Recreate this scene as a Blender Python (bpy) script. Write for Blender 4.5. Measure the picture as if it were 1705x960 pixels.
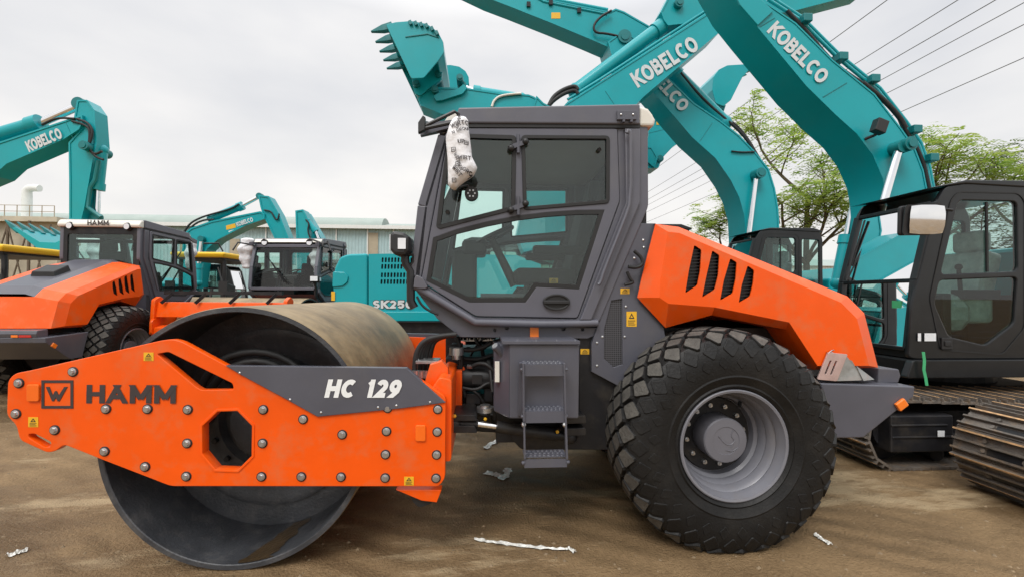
import bpy, bmesh, math, random
from mathutils import Vector, Matrix
R = math.radians
scene = bpy.context.scene
for o in list(bpy.data.objects): bpy.data.objects.remove(o)
col = scene.collection

# ------------------------------------------------------------------ camera
CAM = Vector((0, 0, 1.60)); FPX = 750.0; PIT = R(0.92); YAW = R(3.7); ROL = R(0.3)
_f = Vector((math.sin(YAW), math.cos(YAW), 0)); _r = Vector((math.cos(YAW), -math.sin(YAW), 0)); _u = Vector((0, 0, 1))
FW = _f*math.cos(PIT)+_u*math.sin(PIT); _u2 = -_f*math.sin(PIT)+_u*math.cos(PIT)
RT = _r*math.cos(ROL)+_u2*math.sin(ROL); UP = -_r*math.sin(ROL)+_u2*math.cos(ROL)
cd = bpy.data.cameras.new('camera'); cam = bpy.data.objects.new('camera', cd); col.objects.link(cam)
cd.sensor_width = 36; cd.lens = FPX/1705*36; cd.clip_start = 0.05; cd.clip_end = 2000
m4 = Matrix.Identity(4)
for i, a in enumerate((RT, UP, -FW)):
    for j in range(3): m4[j][i] = a[j]
m4.translation = CAM; cam.matrix_world = m4
scene.camera = cam

# ------------------------------------------------------------------ light: bright overcast
SUN_EL, SUN_ROT = R(50), R(205)
world = bpy.data.worlds.new('World'); scene.world = world; world.use_nodes = True
nt = world.node_tree; nt.nodes.clear()
def wn(t, **k):
    n = nt.nodes.new(t)
    for a, b in k.items(): setattr(n, a, b)
    return n
out = wn('ShaderNodeOutputWorld'); bg = wn('ShaderNodeBackground'); bg.inputs['Strength'].default_value = 0.10
sky = wn('ShaderNodeTexSky', sky_type='NISHITA'); sky.sun_disc = False; sky.sun_elevation = SUN_EL; sky.sun_rotation = SUN_ROT
sky.air_density = 1.0; sky.dust_density = 5.0; sky.ozone_density = 1.0
tc = wn('ShaderNodeTexCoord'); sep = wn('ShaderNodeSeparateXYZ'); nt.links.new(tc.outputs['Generated'], sep.inputs[0])
ramp = wn('ShaderNodeValToRGB'); nt.links.new(sep.outputs['Z'], ramp.inputs[0])
er = ramp.color_ramp; er.elements[0].position = 0.0; er.elements[0].color = (8.6, 8.35, 8.0, 1)
er.elements[1].position = 1.0; er.elements[1].color = (20.5, 20.3, 20.2, 1)
e = er.elements.new(0.25); e.color = (8.5, 8.35, 8.2, 1)
e = er.elements.new(0.52); e.color = (7.6, 7.6, 7.75, 1)
e = er.elements.new(0.70); e.color = (15.0, 15.0, 15.2, 1)
mp = wn('ShaderNodeMapping'); mp.inputs['Scale'].default_value = (1.2, 1.2, 3.2); nt.links.new(tc.outputs['Generated'], mp.inputs[0])
nz = wn('ShaderNodeTexNoise'); nz.inputs['Scale'].default_value = 1.7; nz.inputs['Detail'].default_value = 5; nz.inputs['Roughness'].default_value = .5
nt.links.new(mp.outputs[0], nz.inputs['Vector'])
cr = wn('ShaderNodeValToRGB'); nt.links.new(nz.outputs['Fac'], cr.inputs[0])
cr.color_ramp.elements[0].position = .3; cr.color_ramp.elements[0].color = (.83, .85, .885, 1)
cr.color_ramp.elements[1].position = .7; cr.color_ramp.elements[1].color = (1.09, 1.08, 1.06, 1)
mul = wn('ShaderNodeMix', data_type='RGBA', blend_type='MULTIPLY'); mul.inputs[0].default_value = 1
nt.links.new(ramp.outputs[0], mul.inputs[6]); nt.links.new(cr.outputs[0], mul.inputs[7])
mx = wn('ShaderNodeMix', data_type='RGBA'); mx.inputs[0].default_value = .95          # cloud cover over the clear sky
nt.links.new(sky.outputs[0], mx.inputs[6]); nt.links.new(mul.outputs[2], mx.inputs[7])
nt.links.new(mx.outputs[2], bg.inputs['Color']); nt.links.new(bg.outputs[0], out.inputs['Surface'])
sl = bpy.data.lights.new('sun', 'SUN'); sl.energy = 1.5; sl.angle = R(25); sl.color = (1, .97, .93)
so = bpy.data.objects.new('sun', sl); col.objects.link(so)
sd = Vector((math.sin(SUN_ROT)*math.cos(SUN_EL), math.cos(SUN_ROT)*math.cos(SUN_EL), math.sin(SUN_EL)))
so.rotation_euler = sd.to_track_quat('Z', 'Y').to_euler(); so.location = (0, 0, 30)
vs = scene.view_settings; scene.display_settings.display_device = 'sRGB'
vs.view_transform = 'Standard'; vs.look = 'None'; vs.gamma = 1; vs.exposure = 0.22; vs.use_curve_mapping = False
scene.cycles.max_bounces = 6; scene.cycles.diffuse_bounces = 3; scene.cycles.transparent_max_bounces = 24; scene.cycles.glossy_bounces = 3
scene.cycles.caustics_reflective = False; scene.cycles.caustics_refractive = False

# ------------------------------------------------------------------ measuring helper: a line of sight meets the plane y = Y
def P(u, v, Y):
    d = FW*FPX + RT*(u-852.5) - UP*(v-480)
    t = (Y-CAM.y)/d.y
    return (CAM.x+d.x*t, CAM.z+d.z*t)
def P3(u, v, Y):
    x, z = P(u, v, Y); return Vector((x, Y, z))
def PP(pts, Y): return [P(u, v, Y) for u, v in pts]
def G(u, v, z=0.0):
    d = FW*FPX + RT*(u-852.5) - UP*(v-480); t = (z-CAM.z)/d.z
    return CAM+d*t

# ------------------------------------------------------------------ materials
MATS = {}
def pm(name, c, rough=.5, metal=0.0, var=.12, scale=5.0, c2=None, amt=0.0, c2scale=3.0, bump=0.0, bscale=40.0, coat=0.0, spec=.5, lo=.5, hi=.72, stretch=None):
    m = bpy.data.materials.new(name); m.use_nodes = True; n = m.node_tree.nodes; L = m.node_tree.links
    b = n['Principled BSDF']; b.inputs['Roughness'].default_value = rough; b.inputs['Metallic'].default_value = metal
    b.inputs['Specular IOR Level'].default_value = spec
    if coat: b.inputs['Coat Weight'].default_value = coat; b.inputs['Coat Roughness'].default_value = .12
    t = n.new('ShaderNodeTexCoord'); vec = t.outputs['Object']
    if stretch:
        mpn = n.new('ShaderNodeMapping'); mpn.inputs['Scale'].default_value = stretch; L.new(vec, mpn.inputs[0]); vec = mpn.outputs[0]
    nz = n.new('ShaderNodeTexNoise'); nz.inputs['Scale'].default_value = scale; nz.inputs['Detail'].default_value = 6; nz.inputs['Roughness'].default_value = .6
    L.new(vec, nz.inputs['Vector'])
    r = n.new('ShaderNodeValToRGB'); L.new(nz.outputs['Fac'], r.inputs[0])
    r.color_ramp.elements[0].position = .3; r.color_ramp.elements[1].position = .7
    r.color_ramp.elements[0].color = tuple(x*(1-var) for x in c)+(1,)
    r.color_ramp.elements[1].color = tuple(min(1, x*(1+var)) for x in c)+(1,)
    last = r.outputs[0]
    if c2:
        z2 = n.new('ShaderNodeTexNoise'); z2.inputs['Scale'].default_value = c2scale; z2.inputs['Detail'].default_value = 8; z2.inputs['Roughness'].default_value = .65
        L.new(vec, z2.inputs['Vector'])
        r2 = n.new('ShaderNodeValToRGB'); L.new(z2.outputs['Fac'], r2.inputs[0])
        r2.color_ramp.elements[0].position = lo; r2.color_ramp.elements[0].color = (0, 0, 0, 1)
        r2.color_ramp.elements[1].position = hi; r2.color_ramp.elements[1].color = (amt, amt, amt, 1)
        x = n.new('ShaderNodeMix'); x.data_type = 'RGBA'; L.new(r2.outputs[0], x.inputs[0]); L.new(last, x.inputs[6]); x.inputs[7].default_value = tuple(c2)+(1,)
        last = x.outputs[2]
    L.new(last, b.inputs['Base Color'])
    rr = n.new('ShaderNodeMapRange'); L.new(nz.outputs['Fac'], rr.inputs[0]); rr.inputs[3].default_value = max(.02, rough*.8); rr.inputs[4].default_value = min(1, rough*1.2)
    L.new(rr.outputs[0], b.inputs['Roughness'])
    if bump:
        z3 = n.new('ShaderNodeTexNoise'); z3.inputs['Scale'].default_value = bscale; z3.inputs['Detail'].default_value = 6; L.new(vec, z3.inputs['Vector'])
        bp = n.new('ShaderNodeBump'); bp.inputs['Strength'].default_value = bump; bp.inputs['Distance'].default_value = .02; L.new(z3.outputs['Fac'], bp.inputs['Height']); L.new(bp.outputs[0], b.inputs['Normal'])
    MATS[name] = m; return m
def glass(name, tint, k=1.0, ior=1.45, rough=0.0, milk=0.0, milkcol=(.5, .5, .5)):
    m = bpy.data.materials.new(name); m.use_nodes = True; n = m.node_tree.nodes; L = m.node_tree.links; n.clear()
    o = n.new('ShaderNodeOutputMaterial'); tr = n.new('ShaderNodeBsdfTransparent'); tr.inputs[0].default_value = tint+(1,)
    gl = n.new('ShaderNodeBsdfGlossy'); gl.inputs['Roughness'].default_value = rough; gl.inputs[0].default_value = (1, 1, 1, 1)
    fr = n.new('ShaderNodeFresnel'); fr.inputs[0].default_value = ior
    ma = n.new('ShaderNodeMath'); ma.operation = 'MULTIPLY'; ma.inputs[1].default_value = k; L.new(fr.outputs[0], ma.inputs[0])
    mxs = n.new('ShaderNodeMixShader'); L.new(ma.outputs[0], mxs.inputs[0]); L.new(gl.outputs[0], mxs.inputs[2])
    src = tr.outputs[0]
    if milk:
        df = n.new('ShaderNodeBsdfDiffuse'); df.inputs[0].default_value = milkcol+(1,)
        m2 = n.new('ShaderNodeMixShader'); L.new(tr.outputs[0], m2.inputs[1]); L.new(df.outputs[0], m2.inputs[2])
        tcn = n.new('ShaderNodeTexCoord'); zn = n.new('ShaderNodeTexNoise'); zn.inputs['Scale'].default_value = 4; zn.inputs['Detail'].default_value = 5; L.new(tcn.outputs['Object'], zn.inputs['Vector'])
        mr = n.new('ShaderNodeMapRange'); L.new(zn.outputs['Fac'], mr.inputs[0]); mr.inputs[3].default_value = milk*.5; mr.inputs[4].default_value = milk*1.5; L.new(mr.outputs[0], m2.inputs[0])
        src = m2.outputs[0]
    L.new(src, mxs.inputs[1]); L.new(mxs.outputs[0], o.inputs[0]); MATS[name] = m; return m

pm('orange', (.86, .095, .002), .36, var=.07, scale=2.5, c2=(.52, .20, .085), amt=.42, c2scale=6, coat=.1, spec=.35)
pm('orange_reflector', (.9, .2, .015), .2, var=.05, coat=.6)
pm('orange_pad', (.88, .145, .006), .4, var=.05)
pm('grey_paint', (.080, .082, .102), .40, var=.10, scale=3, c2=(.13, .12, .11), amt=.35, c2scale=2.5, coat=.15)
pm('cab_grey', (.098, .099, .122), .42, var=.08, scale=3, c2=(.16, .15, .14), amt=.3, c2scale=2, coat=.15)
pm('chassis_black', (.013, .013, .015), .46, spec=.35, var=.25, scale=6, c2=(.09, .075, .055), amt=.35, c2scale=5)
pm('black_plastic', (.014, .014, .015), .45, var=.2, scale=8)
pm('black_rubber', (.012, .012, .012), .6, var=.2, scale=12)
pm('steel', (.52, .52, .52), .32, metal=.9, var=.15, scale=20)
pm('chrome', (.85, .86, .88), .08, metal=1, var=.03)
pm('white_paint', (.72, .70, .63), .45, var=.06, scale=6, c2=(.4, .36, .3), amt=.3)
pm('letter_white', (.80, .82, .82), .5, var=.04)
pm('letter_dark', (.045, .035, .035), .5, var=.05)
pm('letter_grey', (.34, .36, .36), .45, var=.05)
pm('sticker_yellow', (.78, .43, .02), .45, var=.08, scale=60)
pm('sticker_white', (.72, .74, .76), .5, var=.08, scale=60)
pm('sticker_ink', (.03, .025, .02), .6, var=.05)
pm('drum_skin', (.20, .145, .078), .5, var=.35, scale=5, c2=(.42, .31, .17), amt=.85, c2scale=2.1, bump=.25, bscale=18, lo=.42, hi=.7)
pm('drum_inside', (.046, .049, .055), .45, var=.3, scale=4, c2=(.13, .125, .12), amt=.5, c2scale=9, bump=.2, bscale=60)
pm('mud_streak', (.055, .036, .018), .3, var=.3, scale=9, bump=.3)
pm('tyre_rubber', (.009, .0088, .0086), .5, spec=.28, var=.25, scale=7, c2=(.035, .032, .028), amt=.35, c2scale=5, bump=.15, bscale=70)
pm('tyre_lug', (.078, .073, .064), .8, var=.3, scale=16, c2=(.16, .15, .13), amt=.6, c2scale=9, bump=.4, bscale=60)
pm('rim_grey', (.165, .167, .19), .38, var=.08, scale=5, coat=.2, c2=(.2, .17, .14), amt=.3)
pm('hub_grey', (.14, .14, .16), .4, var=.08)
pm('teal', (.002, .325, .365), .36, var=.06, scale=1.2, c2=(.03, .29, .30), amt=.3, c2scale=2.2, coat=.2, spec=.35)
pm('teal_dark', (.004, .17, .18), .4, var=.1, scale=2)
pm('cab_black', (.008, .0095, .011), .33, spec=.35, var=.15, scale=4, c2=(.045, .045, .045), amt=.22, coat=.2)
pm('track_steel', (.14, .122, .105), .5, metal=.2, var=.3, scale=10, c2=(.24, .155, .085), amt=.7, c2scale=9, bump=.3, bscale=50)
pm('track_rust', (.52, .32, .16), .6, metal=.1, var=.35, scale=25, c2=(.22, .18, .14), amt=.7, c2scale=14)
pm('galvanised', (.40, .42, .42), .4, metal=.55, var=.2, scale=14, c2=(.45, .30, .26), amt=.35, c2scale=9)
pm('pink_plate', (.55, .40, .37), .4, metal=.4, var=.15, scale=10)
pm('headliner', (.42, .43, .43), .8, var=.05)
pm('seat_fabric', (.022, .022, .024), .8, var=.3, scale=30)
pm('plastic_wrap', (.72, .73, .71), .25, var=.25, scale=9, coat=.4, bump=.9, bscale=14)
pm('bag_cloth', (.80, .80, .82), .65, var=.06, scale=8, bump=.8, bscale=16)
pm('yellow_paint', (.85, .53, .02), .4, var=.08, scale=2)
pm('machine_grey', (.30, .30, .29), .5, var=.2, scale=4)
pm('trunk_bark', (.12, .09, .06), .85, var=.3, scale=9)
pm('green_tape', (.06, .40, .17), .4, var=.1)
pm('litter_film', (.62, .62, .58), .3, var=.45, scale=22, coat=.3)
pm('lamp_glass', (.75, .77, .80), .12, var=.1, coat=.5)
pm('red_lens', (.5, .02, .015), .25, var=.1, coat=.5)
pm('wire_dark', (.12, .12, .125), .6, var=.1)
glass('window_glass', (.88, .97, .95), k=1.15)
glass('window_tint', (.70, .84, .81), k=1.3)
def mesh_grille():
    m = pm('mesh_grille', (.05, .05, .056), .5, var=.1); n = m.node_tree.nodes; L = m.node_tree.links
    t = n.new('ShaderNodeTexCoord'); v = n.new('ShaderNodeTexVoronoi'); v.inputs['Scale'].default_value = 75; v.inputs['Randomness'].default_value = 0
    L.new(t.outputs['Object'], v.inputs['Vector'])
    r = n.new('ShaderNodeValToRGB'); L.new(v.outputs['Distance'], r.inputs[0]); r.color_ramp.elements[0].position = .3; r.color_ramp.elements[0].color = (.004, .004, .004, 1); r.color_ramp.elements[1].position = .42; r.color_ramp.elements[1].color = (.07, .07, .08, 1)
    L.new(r.outputs[0], n['Principled BSDF'].inputs['Base Color'])
mesh_grille()
def leaf_mat(name, c1, c2):
    m = pm(name, c1, .55, var=.3, scale=.8); n = m.node_tree.nodes; L = m.node_tree.links; b = n['Principled BSDF']
    oi = n.new('ShaderNodeTexCoord'); zn = n.new('ShaderNodeTexNoise'); zn.inputs['Scale'].default_value = 1.3; L.new(oi.outputs['Object'], zn.inputs['Vector'])
    r = n.new('ShaderNodeValToRGB'); L.new(zn.outputs['Fac'], r.inputs[0]); r.color_ramp.elements[0].position = .35; r.color_ramp.elements[1].position = .65
    r.color_ramp.elements[0].color = c1+(1,); r.color_ramp.elements[1].color = c2+(1,)
    L.new(r.outputs[0], b.inputs['Base Color'])
    tl = n.new('ShaderNodeBsdfTranslucent'); L.new(r.outputs[0], tl.inputs[0]); ms = n.new('ShaderNodeMixShader'); ms.inputs[0].default_value = .4
    o = n['Material Output']; L.new(b.outputs[0], ms.inputs[1]); L.new(tl.outputs[0], ms.inputs[2]); L.new(ms.outputs[0], o.inputs[0])
leaf_mat('leaf_light', (.19, .33, .05), (.46, .56, .13))
leaf_mat('leaf_dark', (.09, .15, .03), (.20, .27, .07))

# ------------------------------------------------------------------ mesh builder
def fillet(pts, r, n=4):
    out = []; N = len(pts)
    for i in range(N):
        p, a, b = Vector(pts[i]), Vector(pts[i-1]), Vector(pts[(i+1) % N])
        da, db = (a-p), (b-p); la, lb = da.length, db.length
        if la < 1e-6 or lb < 1e-6: continue
        k = min(r, la*.45, lb*.45); s, e = p+da/la*k, p+db/lb*k
        for j in range(n+1):
            t = j/n; out.append(tuple(s*(1-t)**2+p*2*t*(1-t)+e*t*t))
    return out
def area(p): return sum(p[i-1][0]*p[i][1]-p[i][0]*p[i-1][1] for i in range(len(p)))/2
def inset(pts, d):
    """move every edge inward by d (outward if negative)"""
    s = 1 if area(pts) > 0 else -1; N = len(pts); out = []
    for i in range(N):
        a, p, b = Vector(pts[i-1]), Vector(pts[i]), Vector(pts[(i+1) % N])
        e1, e2 = (p-a).normalized(), (b-p).normalized(); n1, n2 = Vector((-e1.y, e1.x))*s, Vector((-e2.y, e2.x))*s
        h = n1+n2; k = h.length_squared
        h = n1 if k < .2 else h*(2/k)
        out.append(tuple(p+h*d))
    return out
def circle2(cx, cz, r, n=24): return [(cx+r*math.cos(i*2*math.pi/n), cz+r*math.sin(i*2*math.pi/n)) for i in range(n)]
def top_of(o):
    while o.parent: o = o.parent
    return o
class MB:
    def __init__(s): s.v = []; s.f = []; s.m = []
    def add(s, vs, fs, mi=0):
        k = len(s.v); s.v += [Vector(q) for q in vs]; s.f += [tuple(i+k for i in f) for f in fs]; s.m += [mi]*len(fs); return s
    def box(s, c, d, rot=None, mi=0):
        c = Vector(c); q = []
        for x in (-.5, .5):
            for y in (-.5, .5):
                for z in (-.5, .5):
                    w = Vector((x*d[0], y*d[1], z*d[2]))
                    if rot is not None: w = rot @ w
                    q.append(c+w)
        return s.add(q, [(0, 1, 3, 2), (4, 6, 7, 5), (0, 4, 5, 1), (2, 3, 7, 6), (0, 2, 6, 4), (1, 5, 7, 3)], mi)
    def bar(s, a, b, w, h, up=(0, 0, 1), mi=0):
        a, b = Vector(a), Vector(b); d = (b-a); l = d.length; d.normalize(); u = Vector(up); x = d.cross(u)
        if x.length < 1e-4: x = d.cross(Vector((0, 1, 0)))
        x.normalize(); u = x.cross(d); rot = Matrix((d, x, u)).transposed()
        return s.box((a+b)/2, (l, w, h), rot, mi)
    def prism(s, pts, y0, y1, mi=0):
        n = len(pts)
        if area(pts) < 0: pts = pts[::-1]
        vs = [(x, y0, z) for x, z in pts]+[(x, y1, z) for x, z in pts]
        fs = [tuple(range(n)), tuple(range(2*n-1, n-1, -1))]+[(i, i+n, (i+1) % n+n, (i+1) % n) for i in range(n)]
        return s.add(vs, fs, mi)
    def taper(s, pts, y0, pts2, y1, mi=0):
        n = len(pts)
        vs = [(x, y0, z) for x, z in pts]+[(x, y1, z) for x, z in pts2]
        fs = [tuple(range(n)), tuple(range(2*n-1, n-1, -1))]+[(i, i+n, (i+1) % n+n, (i+1) % n) for i in range(n)]
        if area(pts) < 0: fs = [f[::-1] for f in fs]
        return s.add(vs, fs, mi)
    def plate(s, outlines, o, ex, ey, th, bev=0.0, mi=0):
        """outlines in the plane o + a*ex + b*ey (first the rim, then holes), solid from the plane to th along ex x ey"""
        c = bpy.data.curves.new('t', 'CURVE'); c.dimensions = '2D'; c.fill_mode = 'BOTH'
        if th < 2*bev+.0005: bev = 0
        c.extrude = max(0, abs(th)/2-bev); c.bevel_depth = bev; c.bevel_resolution = 1; c.offset = -bev
        for ol in outlines:
            sp = c.splines.new('POLY'); sp.points.add(len(ol)-1); sp.use_cyclic_u = True
            for i, (a, b) in enumerate(ol): sp.points[i].co = (a, b, 0, 1)
        ob = bpy.data.objects.new('t', c); col.objects.link(ob); dg = bpy.context.evaluated_depsgraph_get(); dg.update()
        me = bpy.data.meshes.new_from_object(ob.evaluated_get(dg)); bpy.data.objects.remove(ob); bpy.data.curves.remove(c)
        o, ex, ey = Vector(o), Vector(ex), Vector(ey); ez = ex.cross(ey); h = th/2
        s.add([o+ex*q.co.x+ey*q.co.y+ez*(q.co.z+h) for q in me.vertices], [tuple(f.vertices) for f in me.polygons], mi)
        bpy.data.meshes.remove(me); return s
    def side(s, outlines, y0, y1, bev=0.0, mi=0):
        """plate standing in the xz plane between y0 (near) and y1 (far)"""
        return s.plate(outlines, (0, y1, 0), (1, 0, 0), (0, 0, 1), y1-y0, bev, mi)
    def cyl(s, a, b, r, r2=None, n=16, mi=0, cap=True):
        a, b = Vector(a), Vector(b); r2 = r if r2 is None else r2; d = (b-a).normalized(); x = d.orthogonal().normalized(); y = d.cross(x); vs = []
        for p, q in ((a, r), (b, r2)):
            for i in range(n):
                t = 2*math.pi*i/n; vs.append(p+(x*math.cos(t)+y*math.sin(t))*q)
        fs = [(i, (i+1) % n, (i+1) % n+n, i+n) for i in range(n)]
        if cap: fs += [tuple(range(n-1, -1, -1)), tuple(range(n, 2*n))]
        return s.add(vs, fs, mi)
    def tube(s, pts, r, n=8, mi=0, smooth=0, r_end=None):
        pts = [Vector(p) for p in pts]
        for _ in range(smooth):
            q = [pts[0]]
            for a, b in zip(pts, pts[1:]): q += [a*.75+b*.25, a*.25+b*.75]
            pts = q+[pts[-1]]
        N = len(pts); t0 = (pts[1]-pts[0]).normalized(); x = t0.orthogonal().normalized(); vs = []
        for i, p in enumerate(pts):
            t = (pts[min(i+1, N-1)]-pts[max(i-1, 0)]).normalized(); x = (x-t*x.dot(t)).normalized(); y = t.cross(x)
            rr = r if r_end is None else r+(r_end-r)*i/(N-1)
            for j in range(n):
                a = 2*math.pi*j/n; vs.append(p+(x*math.cos(a)+y*math.sin(a))*rr)
        fs = [(i*n+j, i*n+(j+1) % n, (i+1)*n+(j+1) % n, (i+1)*n+j) for i in range(N-1) for j in range(n)]
        fs += [tuple(range(n-1, -1, -1)), tuple(range((N-1)*n, N*n))]
        return s.add(vs, fs, mi)
    def lathe(s, prof, c, n=48, axis='y', mi=0, closed=False):
        """prof: (radius, offset along the axis)"""
        c = Vector(c); vs = []
        for r, a in prof:
            for i in range(n):
                t = 2*math.pi*i/n; q, w = r*math.cos(t), r*math.sin(t)
                vs.append(c+(Vector((q, a, w)) if axis == 'y' else Vector((a, q, w)) if axis == 'x' else Vector((q, w, a))))
        k = len(prof); rng = range(k) if closed else range(k-1)
        fs = [(i*n+j, ((i+1) % k)*n+j, ((i+1) % k)*n+(j+1) % n, i*n+(j+1) % n) for i in rng for j in range(n)]
        return s.add(vs, fs, mi)
    def ball(s, c, r, n=12, mi=0, sc=(1, 1, 1)):
        c = Vector(c); k = n//2; vs = []
        for i in range(1, k):
            a = math.pi*i/k
            for j in range(n):
                b = 2*math.pi*j/n; vs.append(c+Vector((math.sin(a)*math.cos(b)*sc[0], math.sin(a)*math.sin(b)*sc[1], math.cos(a)*sc[2]))*r)
        vs += [c+Vector((0, 0, r*sc[2])), c-Vector((0, 0, r*sc[2]))]; T, B = len(vs)-2, len(vs)-1
        fs = [(i*n+j, (i+1)*n+j, (i+1)*n+(j+1) % n, i*n+(j+1) % n) for i in range(k-2) for j in range(n)]
        fs += [(T, j, (j+1) % n) for j in range(n)]+[(B, (k-2)*n+(j+1) % n, (k-2)*n+j) for j in range(n)]
        return s.add(vs, fs, mi)
    def mirrored(s, yc):
        o = MB(); o.v = [Vector((q.x, 2*yc-q.y, q.z)) for q in s.v]; o.f = [f[::-1] for f in s.f]; o.m = list(s.m); return o
    def join(s, o):
        k = len(s.v); s.v += o.v; s.f += [tuple(i+k for i in f) for f in o.f]; s.m += o.m; return s
    def build(s, name, mats, parent=None, bevel=0.0, smooth=None, label=None, loc=None, seg=2):
        me = bpy.data.meshes.new(name)
        off = top_of(parent).location if parent else (Vector(loc) if loc is not None else Vector((0, 0, 0)))
        me.from_pydata([tuple(q-off) for q in s.v], [], s.f); me.validate(clean_customdata=False)
        if not isinstance(mats, (list, tuple)): mats = [mats]
        for q in mats: me.materials.append(MATS[q])
        if len(mats) > 1 and len(me.polygons) == len(s.m):
            for p, i in zip(me.polygons, s.m): p.material_index = i
        bm = bmesh.new(); bm.from_mesh(me); bmesh.ops.recalc_face_normals(bm, faces=bm.faces); bm.to_mesh(me); bm.free()
        if smooth is not None:
            me.shade_smooth(); me.set_sharp_from_angle(angle=R(smooth))
        o = bpy.data.objects.new(name, me); col.objects.link(o)
        if parent: o.parent = parent
        elif loc is not None: o.location = loc
        if bevel:
            b = o.modifiers.new('bevel', 'BEVEL'); b.width = bevel; b.segments = seg; b.limit_method = 'ANGLE'; b.angle_limit = R(40)
        if label: o['label'] = label
        return o
def tag(o, label, cat, group=None, kind=None):
    if label: o['label'] = label
    if cat: o['category'] = cat
    if group: o['group'] = group
    if kind: o['kind'] = kind
    return o
def thing(name, label, cat, loc=(0, 0, 0), group=None):
    o = bpy.data.objects.new(name, None); col.objects.link(o); o.location = loc; o.empty_display_size = .2
    return tag(o, label, cat, group)
def copy_tree(o, parent=None, skip=()):
    c = o.copy(); col.objects.link(c); c.parent = parent
    for ch in list(o.children):
        if ch.name.split('.')[0] in skip or ch.get('near_only'): continue
        copy_tree(ch, c, skip)
    return c

# ------------------------------------------------------------------ heavy drawn lettering (stroke glyphs with mitred corners)
def arc(cx, cy, rx, ry, a0, a1, n=10): return [(cx+rx*math.cos(R(a0+(a1-a0)*i/n)), cy+ry*math.sin(R(a0+(a1-a0)*i/n))) for i in range(n+1)]
GL = {
 'H': (.72, [[(0, 0), (0, 1)], [(.72, 0), (.72, 1)], [(0, .5), (.72, .5)]]),
 'A': (.80, [[(0, 0), (.4, 1)], [(.4, 1), (.8, 0)], [(.16, .3), (.64, .3)]]),
 'M': (.92, [[(0, 0), (0, 1)], [(.92, 0), (.92, 1)], [(.02, 1), (.46, .16)], [(.90, 1), (.46, .16)]]),
 'K': (.68, [[(0, 0), (0, 1)], [(.66, 1), (.1, .48)], [(.22, .6), (.7, 0)]]),
 'O': (.86, [arc(.43, .5, .43, .5, 90, 450, 20)]),
 'B': (.62, [[(0, 0), (0, 1)], [(.02, 1.001), (.34, 1)]+arc(.34, .76, .24, .24, 80, -90, 6)+[(.02, .52)], [(.3, .521)]+arc(.36, .26, .26, .26, 80, -90, 6)+[(.02, .001)]]),
 'E': (.54, [[(.54, 1), (0, 1), (0, 0), (.54, 0)], [(0, .5), (.48, .5)]]),
 'L': (.50, [[(0, 1), (0, 0), (.5, 0)]]),
 'C': (.74, [arc(.43, .5, .43, .5, 50, 310, 16)]),
 'S': (.56, [arc(.3, .75, .27, .25, 20, 250, 9)+arc(.28, .25, .28, .26, 75, -160, 9)]),
 '1': (.30, [[(.24, 0), (.24, 1)], [(.02, .78), (.2, .93)]]),
 '2': (.58, [arc(.29, .71, .27, .29, 165, -35, 9)+[(.06, 0)], [(.04, .001), (.66, .001)]]),
 '5': (.58, [[(.54, 1), (.06, 1), (.03, .55)]+arc(.28, .31, .29, .31, 105, -155, 10)]),
 '0': (.62, [arc(.31, .5, .31, .5, 90, 450, 18)]),
 '9': (.60, [arc(.3, .68, .29, .32, -20, 330, 14), [(.59, .68), (.5, .3), (.2, 0)]]),
 'W': (1.0, [[(0, 1), (.25, 0)], [(.25, 0), (.5, .9)], [(.5, .9), (.75, 0)], [(.75, 0), (1, 1)]]),
 'I': (.0, [[(0, 0), (0, 1)]]),
 'R': (.6, [[(0, 0), (0, 1)], [(.02, 1.001), (.34, 1)]+arc(.34, .73, .27, .27, 80, -90, 6)+[(0, .46)], [(.28, .46), (.62, 0)]]),
 'T': (.66, [[(0, 1), (.66, 1)], [(.33, 1), (.33, 0)]]),
 'G': (.78, [arc(.43, .5, .43, .5, 50, 330, 16)+[(.8, .45), (.48, .45)]]),
 'N': (.70, [[(0, 0), (0, 1)], [(.02, 1), (.68, 0)], [(.7, 0), (.7, 1)]]),
 'U': (.66, [[(0, 1), (0, .33)]+arc(.33, .33, .33, .33, 180, 360, 8)+[(.66, 1)]]),
 'P': (.58, [[(0, 0), (0, 1)], [(.02, 1.001), (.32, 1)]+arc(.32, .72, .27, .28, 80, -90, 6)+[(0, .44)]]),
 ' ': (.25, [])}
def strip(pts, t):
    """2D polyline -> left and right rails, mitred"""
    closed = (Vector(pts[0])-Vector(pts[-1])).length < 1e-4; N = len(pts); l, r = [], []
    for i in range(N):
        p = Vector(pts[i])
        a = Vector(pts[i-1]) if i > 0 else (Vector(pts[-2]) if closed else None)
        b = Vector(pts[i+1]) if i < N-1 else (Vector(pts[1]) if closed else None)
        d1 = (p-a).normalized() if a is not None else None; d2 = (b-p).normalized() if b is not None else None
        if d1 is None: d1 = d2
        if d2 is None: d2 = d1
        n1, n2 = Vector((-d1.y, d1.x)), Vector((-d2.y, d2.x)); h = n1+n2
        h = n1 if h.length_squared < .35 else h*(2/h.length_squared)
        l.append(p+h*t/2); r.append(p-h*t/2)
    return l, r
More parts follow.
